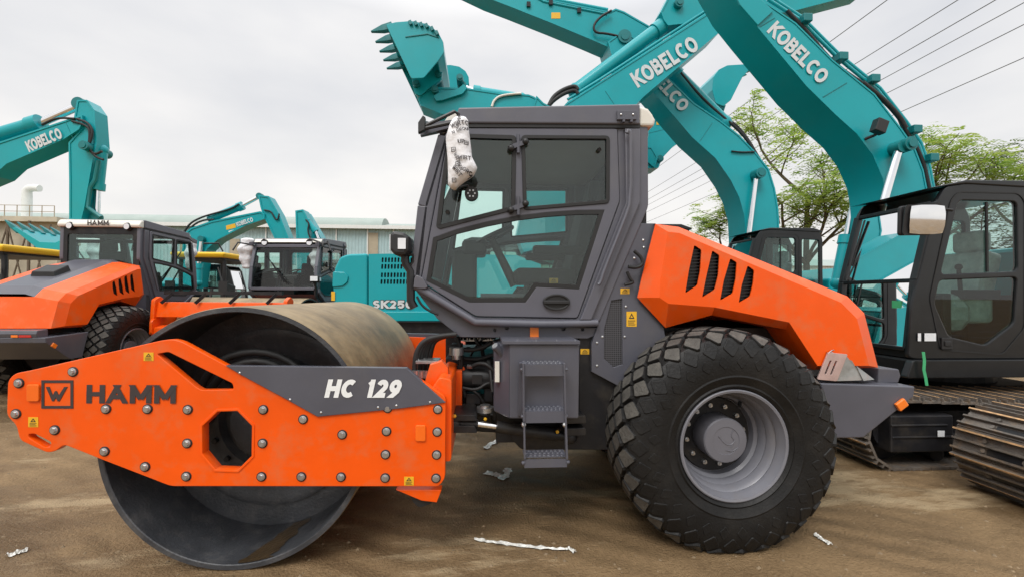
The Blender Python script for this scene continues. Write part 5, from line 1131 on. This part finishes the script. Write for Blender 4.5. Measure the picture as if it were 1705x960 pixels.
for u, v in ((697, 152), (732, 136), (767, 142), (727, 161)): pin(aD, P3(u, v, mid(DA0, DA1)), .06, DA1-DA0+.2)
ram(exD, P3(868, 164, DA0+.15), P3(790, 152, DA0+.15), P3(770, 144, DA0+.15), .085)
line_px(aD, [(819, 178), (822, 168), (832, 160), (852, 157), (868, 156)], DA0-.03, .022, 'grease_hose', 'white_paint')
boom(exD, [(893, 160), (905, 172), (940, 190), (1000, 240), (1050, 320), (1075, 400), (1085, 470), (1045, 480), (1030, 420), (1000, 340), (950, 260), (890, 205), (885, 185)], DA0-.05, DA1+.05)
ex_base(exD, P(975, 500, 7.2)[0], 7.2, L=3.8, W=2.0, ztop=1.95, cab=False)
ex_cab(exD, P(975, 500, 7.2)[0], 7.22, Z0=.95)
# ---- E: the same pose one row further back
def shift_px(pts, s, c0, c1): return [((u-c0[0])*s+c1[0], (v-c0[1])*s+c1[1]) for u, v in pts]
E0, E1 = 13.2, 14.6; exE = thing('excavator', 'teal excavator furthest back, only its rounded bucket showing behind the raised toothed bucket', 'excavator', (5.0, 14.0, 0), GRP)
T = lambda pts: shift_px(pts, .58, (739, 88), (781, 139))
bkE = bucket(exE, T([(642.5, 41), (659, 37), (685, 35), (711, 40), (729, 53), (738, 70), (739, 88), (729, 102), (705.6, 130), (685, 131)]), (0, 7), E0, E1, 5)
boom(exE, [(752, 152), (780, 145), (895, 180), (890, 196), (760, 168)], E0+.5, E1-.5, 'arm'); boom(exE, [(885, 178), (900, 178), (960, 215), (1010, 290), (1040, 400), (1015, 430), (985, 320), (940, 250), (885, 200)], E0+.45, E1-.45)
ex_base(exE, P(985, 500, 12.6)[0], 12.6)
# ---- F: bucket with its lip pointing right, between the booms
F0, F1 = 12.4, 13.7; exF = thing('excavator', 'teal excavator whose bucket points right between the two leaning booms', 'excavator', (-1.0, 13.0, 0), GRP)
bucket(exF, [(1256, 107), (1235, 107.5), (1211, 109), (1197, 116), (1188, 128), (1186, 150), (1192, 172), (1205, 177), (1217, 167), (1236, 129)], (0, 6), F0, F1, 5, tooth_len=.16)
boom(exF, [(1188, 172), (1208, 176), (1204, 188), (1190, 194), (1120, 245), (1102, 264), (1096, 280), (1080, 281), (1070, 270), (1078, 205), (1100, 195), (1125, 212)], F0+.35, F1-.35, 'arm')
m = MB(); m.side([rect_px(1093, 201, 1103, 208, F0+.34)], F0+.34, F0+.345); m.build('warning_sticker', 'sticker_yellow', exF); weld(exF, [((1080, 222), (1113, 214))], F0+.35); pin(exF, P3(1092, 270, mid(F0, F1)), .1, .7)
boom(exF, [(1068, 262), (1090, 280), (1095, 262), (1085, 245), (1020, 240), (960, 280), (920, 350), (905, 430), (940, 440), (960, 360), (1000, 300), (1040, 275)], F0+.3, F1-.3)
fr = P(980, 500, 12.4)[0]; ex_base(exF, fr, 12.3, s=-1, cab=True, cabnear=False)
# ---- H: big one at the left edge
H0, H1 = 12.4, 12.9; exH = thing('excavator', 'large teal excavator at the upper left, boom entering from the left edge, bucket hanging open', 'excavator', (-20, 12.8, 0), GRP)
bH = boom(exH, [(-400, 470), (-330, 470), (-300, 420), (-220, 370), (-100, 330), (-10, 293), (12, 273), (106, 233), (132, 216), (138, 205), (138, 192), (124, 196), (0, 237), (-120, 285), (-260, 335), (-350, 390)], H0, H1); logo(bH, (49, 254), (108, 231), 19, H0-.002)
weld(bH, [((110, 205), (122, 232))], H0)
aH = boom(exH, [(129, 167.5), (134, 167), (146, 167), (158, 184), (162, 240), (156, 262), (141, 347), (136, 366), (116, 366), (116, 300), (115, 238), (136, 215), (124, 197)], H0+.06, H1-.06, 'arm')
ram(exH, P3(-60, 243, H0+.3), P3(66, 206, H0+.3), P3(136, 175, H0+.3), .19); ram(exH, P3(170, 250, H0+.3), P3(163, 315, H0+.3), P3(161, 362, H0+.3), .13)
for pts in ([(128, 198), (146, 204), (154, 216), (152, 232), (146, 246), (160, 262), (172, 266)], [(120, 202), (148, 210), (150, 226), (147, 248), (158, 258), (170, 252)], [(70, 208), (95, 196), (125, 198)]): line_px(aH, pts, H0-.02, .03)
m = MB(); m.side([rect_px(139.5, 280, 146, 288, H0+.09)], H0+.094, H0+.098); m.build('warning_sticker', 'sticker_yellow', aH); pin(aH, P3(160, 250, mid(H0, H1)), .12, .8)
m = MB(); m.tube([P3(u, v, H0+.1) for u, v in ((164, 268), (158, 300), (150, 312), (146, 345), (168, 362))], .05, 8); m.build('bucket_link', 'teal_dark', aH, smooth=40)
HB0, HB1 = 12.1, 13.5
bucket(exH, [(20, 380), (62, 414), (100, 419), (128, 402), (140, 376), (132, 372), (118, 392), (92, 404), (66, 403), (26, 378)], (0, 4), HB0, HB1, 5, tooth_len=.34)
ex_base(exH, P(-330, 500, 11.4)[0], 11.4, s=-1, L=5.0, ztop=2.6, cabnear=False)
# ---- I: smaller one behind the left roller
I0, I1 = 19.0, 19.6; exI = thing('excavator', 'teal excavator behind the left rollers, arm cranked down in front of the long shed', 'excavator', (-12.2, 19.3, 0), GRP)
bI = boom(exI, [(300, 470), (306, 390), (318, 380), (353, 368), (434, 352), (441, 356), (441, 365), (409, 376), (362, 400), (345, 415), (335, 440), (330, 480)], I0, I1); logo(bI, (395, 378), (424, 369.5), 7.5, I0-.002)
m = MB(); q = PP([(376, 376), (391.5, 372), (392.5, 379), (377, 383)], I0-.01); m.side([q], I0-.006, I0-.002); m.build('warning_sticker', 'sticker_yellow', bI); m = MB(); q = PP([(380, 385), (393, 381.5), (393.5, 384), (381, 387.5)], I0-.01); m.side([q], I0-.006, I0-.002); m.build('warning_sticker', 'sticker_white', bI)
aI = boom(exI, [(430, 325), (448, 327), (465, 356), (481, 396), (484, 440), (466, 440), (457, 396), (438, 358), (434, 345)], I0+.05, I1-.05, 'arm'); line_px(aI, [(440, 350), (452, 352), (456, 362), (462, 368), (465, 356)], I0, .03)
ram(exI, P3(352, 364, I0+.3), P3(403, 343, I0+.3), P3(433, 327, I0+.3), .15)
line_px(bI, [(306, 388), (316, 372), (335, 362), (352, 357), (385, 348), (398, 340)], I0+.1, .04); line_px(bI, [(312, 388), (322, 374), (340, 366), (356, 366)], I0+.1, .04)
ram(exI, P3(330, 470, I0-.1), P3(331, 440, I0-.1), P3(336, 398, I0-.1), .14)
ex_base(exI, P(352, 480, 18.0)[0], 18.0, s=-1, cabnear=False)
# ---- J: tip of an arm pointing up behind the roller that faces us
J0, J1 = 17.0, 17.5; exJ = thing('excavator', 'teal excavator of which only a folded arm tip shows behind the windscreen roller', 'excavator', (-6.6, 17.3, 0), GRP)
aJ = boom(exJ, [(492, 351), (505, 349), (512, 362), (518, 404), (520, 470), (496, 470), (494, 404)], J0, J1, 'arm'); boom(exJ, [(500, 352), (508, 352), (520, 372), (540, 405), (560, 470), (540, 480), (515, 412), (500, 372)], J0+.5, J1+.6)
ram(exJ, P3(512, 368, J0+.1), P3(525, 385, J0+.1), P3(533, 405, J0+.1), .10); line_px(aJ, [(509, 366), (515, 372), (512, 385), (518, 400)], J0-.03, .03)
ex_base(exJ, P(520, 500, 16.4)[0], 16.4, s=1, ztop=2.2)
# ================================================================== the sheds, tank and chimney beyond the yard
pm('cladding', (.36, .50, .52), .55, var=.06, scale=2, c2=(.28, .36, .36), amt=.4, c2scale=.8)
pm('cladding_roof', (.30, .36, .33), .6, var=.08, scale=.6, c2=(.42, .44, .40), amt=.4, c2scale=.5)
pm('skylight_tan', (.38, .33, .24), .6, var=.1, scale=2); pm('tan_wall', (.50, .45, .34), .7, var=.1, scale=1, c2=(.3, .26, .2), amt=.4, c2scale=.7)
pm('concrete_grey', (.40, .40, .38), .8, var=.12, scale=2); pm('white_trim', (.70, .72, .70), .6, var=.05)
SY = 46.0
shed = thing('warehouse', 'long pale blue corrugated shed with a rounded roof ridge, closing the yard at the back', 'warehouse', (-22, SY+10, 0))
xl, xr = -62.0, P(696, 383, SY)[0]; ze = P(660, 381, SY)[1]
def corr(xa, xb, y, z0, z1, pitch=.32, d=.05, ax='x'):
    m = MB(); n = int(abs(xb-xa)/pitch); vs = []
    for i in range(n*4+1):
        t = xa+(xb-xa)*i/(n*4); o = (0, d, d, 0)[i % 4]
        for z in (z0, z1): vs.append((t, y-o, z) if ax == 'x' else (y+o, t, z))
    return m.add(vs, [(2*i, 2*i+2, 2*i+3, 2*i+1) for i in range(n*4)])
corr(xl, xr, SY, 0, ze).build('wall', 'cladding', shed); corr(SY, SY+22, xr, 0, ze, ax='y').build('wall', 'cladding', shed)
m = MB(); zr = ze+2.2; m.add([(xl, SY-.5, ze), (xr+.3, SY-.5, ze), (xr+.3, SY+11, zr), (xl, SY+11, zr), (xr+.3, SY+22.5, ze), (xl, SY+22.5, ze)], [(0, 1, 2, 3), (3, 2, 4, 5)]); m.add([(xr+.01, SY, ze), (xr+.01, SY+22, ze), (xr+.01, SY+11, zr-.1)], [(0, 1, 2)]); m.build('roof', 'cladding_roof', shed)
xm = P(645, 365, SY+9)[0]; zm = P(600, 371, SY+9)[1]; zt2 = P(600, 366.5, SY+9)[1]; m = MB(); sec = [(SY+8.5+2.4*math.cos(a*math.pi/10), zm-.9+(zt2-zm+1.0)*math.sin(a*math.pi/10)*1.0) for a in range(11)]
m.add([(x, y, z) for x in (xl, xm) for y, z in sec], [(i, i+1, i+12, i+11) for i in range(10)]+[tuple(range(10, -1, -1)), tuple(range(11, 22))]); m.build('roof_ridge', 'cladding_roof', shed, smooth=50)
m = MB(); m.box(((xl+xr)/2+.2, SY-.55, ze+.05), (xr-xl+.6, .25, .35)); m.build('gutter', 'white_trim', shed)
for u0, u1, v0, v1 in ((613, 630, 388, 440), (383, 400, 398, 440), (300, 316, 396, 440)):
    m = MB(); q0, q1 = P(u0, v1, SY), P(u1, v0, SY); m.box(((q0[0]+q1[0])/2, SY-.08, (q0[1]+q1[1])/2), (q1[0]-q0[0], .05, q1[1]-q0[1])); m.build('wall_light', 'skylight_tan', shed)
for u in (443, 560, 500, 612, 655):
    m = MB(); x, _ = P(u, 450, SY); m.cyl((x, SY-.15, 0), (x, SY-.15, ze), .07, n=8); m.build('downpipe', 'white_trim', shed)
# second shed at the right, behind the trees
s2 = thing('warehouse', 'pale low shed glimpsed under the trees behind the two dark cabs', 'warehouse', (24, 50, 0)); corr(6, 60, 52, 0, 5.4).build('wall', 'white_trim', s2); m = MB(); m.add([(6, 51.6, 5.4), (60, 51.6, 5.4), (60, 62, 7), (6, 62, 7)], [(0, 1, 2, 3)]); m.build('roof', 'cladding_roof', s2)
# structure with railed platform and braces at the far left
pt = thing('plant_building', 'tan industrial building at the far left with a railed rooftop platform and cross braces', 'building', P3(20, 500, 44)-Vector((0, 0, 0)))
pt.location.z = 0
Yp = 44; xa, zt = P(-160, 363, Yp); xb, zt = P(92, 364, Yp)
m = MB(); m.box(((xa+xb)/2, Yp+5, zt/2), (xb-xa-.4, 9, zt-.5)); m.build('wall', 'tan_wall', pt); m = MB(); m.box(((xa+xb)/2, Yp+5, zt-.1), (xb-xa+.6, 10.4, .45)); m.build('platform', 'tan_wall', pt)
m = MB(); n = 12
for i in range(n+1): x = xa+(xb-xa)*i/n; m.bar((x, Yp-.1, zt+.1), (x, Yp-.1, zt+1.15), .05, .05, (1, 0, 0))
for h in (.6, 1.15): m.bar((xa, Yp-.1, zt+h), (xb, Yp-.1, zt+h), .05, .05)
m.build('railing', 'skylight_tan', pt)
m = MB(); 
for i in range(7):
    x0, x1 = xa+(xb-xa)*i/7, xa+(xb-xa)*(i+1)/7; m.bar((x0, Yp-.4, 0), (x0, Yp-.4, zt-.3), .16, .16, (1, 0, 0)); m.bar((x0, Yp-.4, 1), (x1, Yp-.4, zt-.6), .09, .09); m.bar((x0, Yp-.45, zt-.6), (x1, Yp-.45, 1), .09, .09)
m.build('brace', 'trunk_bark', pt)
ch = thing('chimney', 'fat white vent stack with a bent top rising above the railed platform', 'chimney', (P(47, 350, 50)[0], 50, 0)); m = MB(); r_ = (P(52, 350, 50)[0]-P(37, 350, 50)[0])/2
m.tube([(P(45, 400, 50)[0], 50, 0), P3(45, 330, 50), P3(45, 318, 50), P3(49, 314, 50), P3(57, 313, 50), P3(66, 314, 50)], r_, 18, r_end=r_*.8); m.build('stack', 'white_trim', ch, smooth=50)
# ================================================================== machines with yellow canopies
def canopy_machine(label, u, v, Y, W, L, rz=0):
    q = P3(u, v, Y); t = thing('canopy_machine', label, 'road machine', (q.x, Y, 0), 'machines with yellow canopies'); zc = q.z; x, y = q.x, Y
    m = MB(); a, b = W/2, L/2; vs = []
    for k, (s, z) in enumerate(((1, 0), (1.02, -.05), (.98, -.14))):
        for p in ((-1, -1), (1, -1), (1, 1), (-1, 1)): vs.append((x+a*s*p[0], y+b*s*p[1], zc+z-(.03 if False else 0)))
    m.add(vs, [(0, 1, 2, 3), (11, 10, 9, 8)]+[(r*4+i, r*4+(i+1) % 4, r*4+4+(i+1) % 4, r*4+4+i) for r in range(2) for i in range(4)]); m.build('canopy', 'yellow_paint', t, bevel=.05, seg=3)
    m = MB(); m.box((x, y, zc-.16), (W*.9, L*.9, .05)); m.build('canopy_lining', 'chassis_black', t)
    for sx in (-1, 1):
        for sy in (-.8, .8):
            m = MB(); m.tube([(x+sx*a*.82, y+sy*b, zc-.12), (x+sx*a*.84, y+sy*b, zc-.4), (x+sx*a*.8, y+sy*b, 1.0)], .05, 8); m.build('post', 'black_plastic', t, smooth=40)
    m = MB(); m.box((x, y, .75), (W*.95, L*1.25, .75)); m.box((x, y-.1, 1.25), (W*.6, L*.35, .35)); m.build('body', 'machine_grey', t, bevel=.06)
    m = MB(); m.box((x-.1, y+.2, 1.3), (.5, .5, .15)); m.bar((x-.1, y+.45, 1.35), (x-.1, y+.55, 1.9), .48, .12, (1, 0, 0)); m.build('seat', 'black_plastic', t, bevel=.04)
    m = MB(); m.bar((x-.1, y-.5, 1.3), (x-.1, y-.35, 1.75), .05, .05); m.lathe([(.2, 0), (.2, .03), (.17, .03), (.17, 0)], (x-.1, y-.35, 1.75), 20, 'z', closed=True); m.build('steering_wheel', 'black_plastic', t)
    for sx in (-1, 1):
        for yy in (-.5, .5): m = MB(); m.cyl((x+sx*a*.75-.15, y+yy*L, .5), (x+sx*a*.75+.15, y+yy*L, .5), .5, n=24); m.build('wheel', 'tyre_rubber', t, smooth=40)
    for sx in (-1, 1): m = MB(); q2 = Vector((x+sx*a*1.0, y-b, zc-.9)); m.box(q2, (.22, .06, .28)); m.tube([q2, q2+Vector((-sx*.2, .1, .5))], .02, 6); m.build('mirror', 'black_plastic', t)
    for sx in (-.5, .5): m = MB(); m.box((x+sx*a, y-L*.55, 1.3), (.26, .1, .2)); m.build('headlamp', 'lamp_glass', t)
canopy_machine('road machine under a yellow canopy, between the two roller cabs', 372, 426, 13.6, 1.35, 2.4)
canopy_machine('road machine under a yellow canopy, at the left edge below the hanging bucket', 8, 414, 10.6, 1.9, 2.0)
# ================================================================== trees
def tree(label, base, height, spread, seed, leaf, nleaf, levels=4, lean=(0, 0), name='broadleaf_tree', lsz=.16, droop=.5, start=.35):
    rn = random.Random(seed); base = Vector(base); t = thing(name, label, 'tree', base); br = MB(); tips = []
    def limb(p, d, l, r, lev):
        pts = [p]; q = p.copy(); dd = d.copy(); n = 4
        for i in range(n):
            dd = (dd+Vector((rn.uniform(-.25, .25), rn.uniform(-.25, .25), rn.uniform(-.06, .16)))*(.5 if lev == 0 else .9)).normalized(); q = q+dd*l/n; pts.append(q.copy())
        br.tube(pts, r, 7 if lev < 2 else 5, smooth=1, r_end=r*.5)
        if lev >= 2: tips.extend(pts[1:])
        if lev >= levels-1: tips.append(q); return
        for k in range(rn.choice((3, 4)) if lev else 6):
            f = rn.uniform(start if lev == 0 else .35, 1); s = pts[min(n, max(1, int(f*n+.5)))]
            a = rn.random()*6.283; side = Vector((math.cos(a)*spread, math.sin(a)*spread, rn.uniform(.15, .75))).normalized(); nd = (dd*.35+side*.9).normalized()
            limb(s, nd, l*rn.uniform(.48, .66), r*.5, lev+1)
    limb(base, Vector((lean[0], lean[1], 1)).normalized(), height*.62, height*.018, 0); br.build('trunk', 'trunk_bark', t, smooth=60)
    m = MB(); per = max(1, int(nleaf/max(1, len(tips))))
    for p in tips:
        for _ in range(per):
            # a feathery frond: leaflets along a drooping rib
            a = rn.random()*6.283; d = Vector((math.cos(a), math.sin(a), rn.uniform(-.15, .35))).normalized(); s = d.cross(Vector((0, 0, 1))).normalized(); o = p+Vector((rn.gauss(0, .22), rn.gauss(0, .22), rn.gauss(0, .15)))
            for k in range(7):
                c = o+d*(lsz*.55*k)-Vector((0, 0, droop*lsz*.09*k*k))
                for sg in (-1, 1):
                    e = (s*sg+d*.55+Vector((0, 0, rn.uniform(-.35, .1)))).normalized(); l = lsz*(1-.08*k)*rn.uniform(.8, 1.2); w = d*lsz*.20
                    m.add([c, c+e*l*.5+w, c+e*l, c+e*l*.5-w], [(0, 1, 2, 3)])
    m.build('crown', leaf, t); return t
def gx(u, Y): return P(u, 480, Y)[0]
tree('sparse light green tree with a clear trunk standing between the two leaning booms', (gx(1352, 21), 21, 0), 10.4, 1.15, 21, 'leaf_light', 1350, lsz=.25, start=.4)
tree('low light green tree whose boughs reach out over the orange hood', (gx(1215, 24), 24, 0), 6.6, 1.5, 8, 'leaf_light', 1500, lsz=.26, lean=(-.15, 0), start=.4)
tree('light green tree reaching sideways to the right of the nearest boom', (gx(1560, 20), 20, 0), 9.8, 1.4, 33, 'leaf_light', 850, lsz=.25, lean=(.12, 0), start=.45)
tree('darker green dense tree at the right edge above the black cab', (gx(1745, 20), 20, 0), 9.6, .9, 5, 'leaf_dark', 2000, lsz=.23, lean=(-.03, 0), start=.35)
# ================================================================== overhead wires running away along the yard
for i, (k, z) in enumerate(((1.32, 12.2), (1.55, 12.2), (1.67, 11.6), (1.78, 12.2), (1.92, 11.6), (2.18, 10.6))):
    x = k*(z-1.6); pts = []
    for j in range(41): y = -8+110*j/40; t = (y-20)/60; pts.append((x, y, z-.25+.5*t*t))
    o = MB().tube(pts, .016, 6).build('overhead_wire', 'wire_dark', loc=(x, 20, z)); tag(o, ['overhead wire furthest left, highest where it leaves the top of the photo', 'overhead wire second from the left along the top edge', 'overhead wire third from the left along the top edge', 'overhead wire leaving the photo in its top right corner', 'overhead wire just below the top right corner', 'lowest overhead wire at the right edge'][i], 'wire', 'overhead wires')
# ================================================================== on and around the big roller
wc_ = thing('wheel_chock', 'galvanised steel wheel chock lying on the grey tail frame of the big roller', 'wheel chock', P3(1405, 634, 2.99))
Yk0, Yk1 = 2.935, 2.95
m = MB(); fp = PP([(1361, 631), (1378, 587), (1395, 590), (1385, 634)], Yk0); sl_ = [fillet(PP([(1373+o, 620), (1377+o, 606), (1382+o, 601), (1385+o, 604), (1381+o, 618), (1376+o, 623)], Yk0), .008) for o in (-4, 6)]
a, b, c, d = P3(1361, 631, Yk0), P3(1394, 634, Yk0), P3(1411, 591, Yk0), P3(1379, 586, Yk0)
e, f = P3(1440, 632, Yk1+.02), P3(1456, 628, Yk1+.1)
ex = (b-a); lx = ex.length; ex.normalize(); nrm = Vector((0, 1, 0)); eyv = (d-a); eyv = (eyv-ex*eyv.dot(ex)).normalized(); hy = (d-a).dot(eyv); sk_ = (d-a).dot(ex)
pl_ = [(0, 0), (lx, 0), (lx+sk_, hy), (sk_, hy)]; pl_ = fillet(pl_, .012)
def sl2(o): q = [(.32, .22), (.42, .22), (.42, .72), (.32, .72)]; return fillet([(lx*(p[0]+o)+sk_*p[1], hy*p[1]) for p in q], .012)
m.plate([pl_, sl2(-.08), sl2(.20)], a+Vector((0, .012, 0)), ex, eyv, .012, .002); m.build('face_plate', 'pink_plate', wc_)
m = MB(); m.add([b+Vector((0, .01, 0)), c+Vector((0, .01, 0)), P3(1424, 610, Yk0+.02), P3(1438, 632, Yk0+.02), a+Vector((0, .19, 0)), d+Vector((0, .19, 0)), P3(1418, 600, Yk1), P3(1440, 631, Yk1), d+Vector((0, .01, 0))], [(0, 3, 2, 1), (1, 2, 6, 5, 8), (2, 3, 7, 6), (4, 5, 6, 7)])
m.build('wedge', 'galvanised', wc_, bevel=.006)
m = MB(); m.add([P3(1424, 612, Yk0+.03), P3(1438, 633, Yk0+.01), P3(1456, 631, Yk0+.1), P3(1426, 608, Yk1)], [(0, 1, 2), (0, 2, 3), (1, 3, 2), (0, 3, 1)]); m.build('toe', 'galvanised', wc_)
m = MB(); m.tube([P3(1378, 588, Yk0), P3(1388, 580, Yk0+.02), P3(1402, 588, Yk0+.05), P3(1396, 592, Yk0), P3(1382, 584, Yk0+.01)], .003, 6, smooth=2); m.build('wire_tie', 'steel', wc_)
# litter on the ground
def scrap(label, pts, w, seed, name='plastic_scrap'):
    rn = random.Random(seed); m = MB(); q = [G(u, v) for u, v in pts]; rows = []
    fine = [];
    for a, b in zip(q, q[1:]):
        for k in range(6): fine.append(a+(b-a)*k/6)
    fine.append(q[-1]); n = len(fine)
    for i, p in enumerate(fine):
        d = (fine[min(i+1, n-1)]-fine[max(i-1, 0)]).normalized(); s = Vector((-d.y, d.x, 0)); ww = w*(.6+.7*rn.random())
        for k in (-1, -.33, .33, 1): rows.append(p+s*ww*k+Vector((0, 0, .006+.022*rn.random()*(1.3-abs(k)))))
    m.add(rows, [(i*4+k, i*4+k+1, i*4+5+k, i*4+4+k) for i in range(n-1) for k in range(3)])
    o = m.build(name, 'litter_film', loc=fine[n//2]); sd_ = o.modifiers.new('t', 'SOLIDIFY'); sd_.thickness = .002; tag(o, label, 'litter', 'plastic scraps on the ground')
scrap('long twisted strip of plastic film lying in front of the roller', [(790, 899), (815, 903), (850, 908), (900, 913), (940, 916), (948, 914), (957, 921)], .011, 1)
scrap('torn clear plastic scrap on the dark ground under the ladder', [(808, 787), (825, 790), (838, 797), (844, 790), (846, 780)], .035, 2)
scrap('small plastic scrap further under the roller, near the steering cylinder', [(808, 748), (816, 740), (830, 734)], .03, 3)
scrap('pale plastic shred on the ground right of the big tyre', [(1357, 890), (1365, 897), (1376, 903), (1383, 908)], .016, 4)
scrap('small grey plastic scrap in the lower left corner', [(12, 927), (28, 921), (46, 917)], .02, 5)
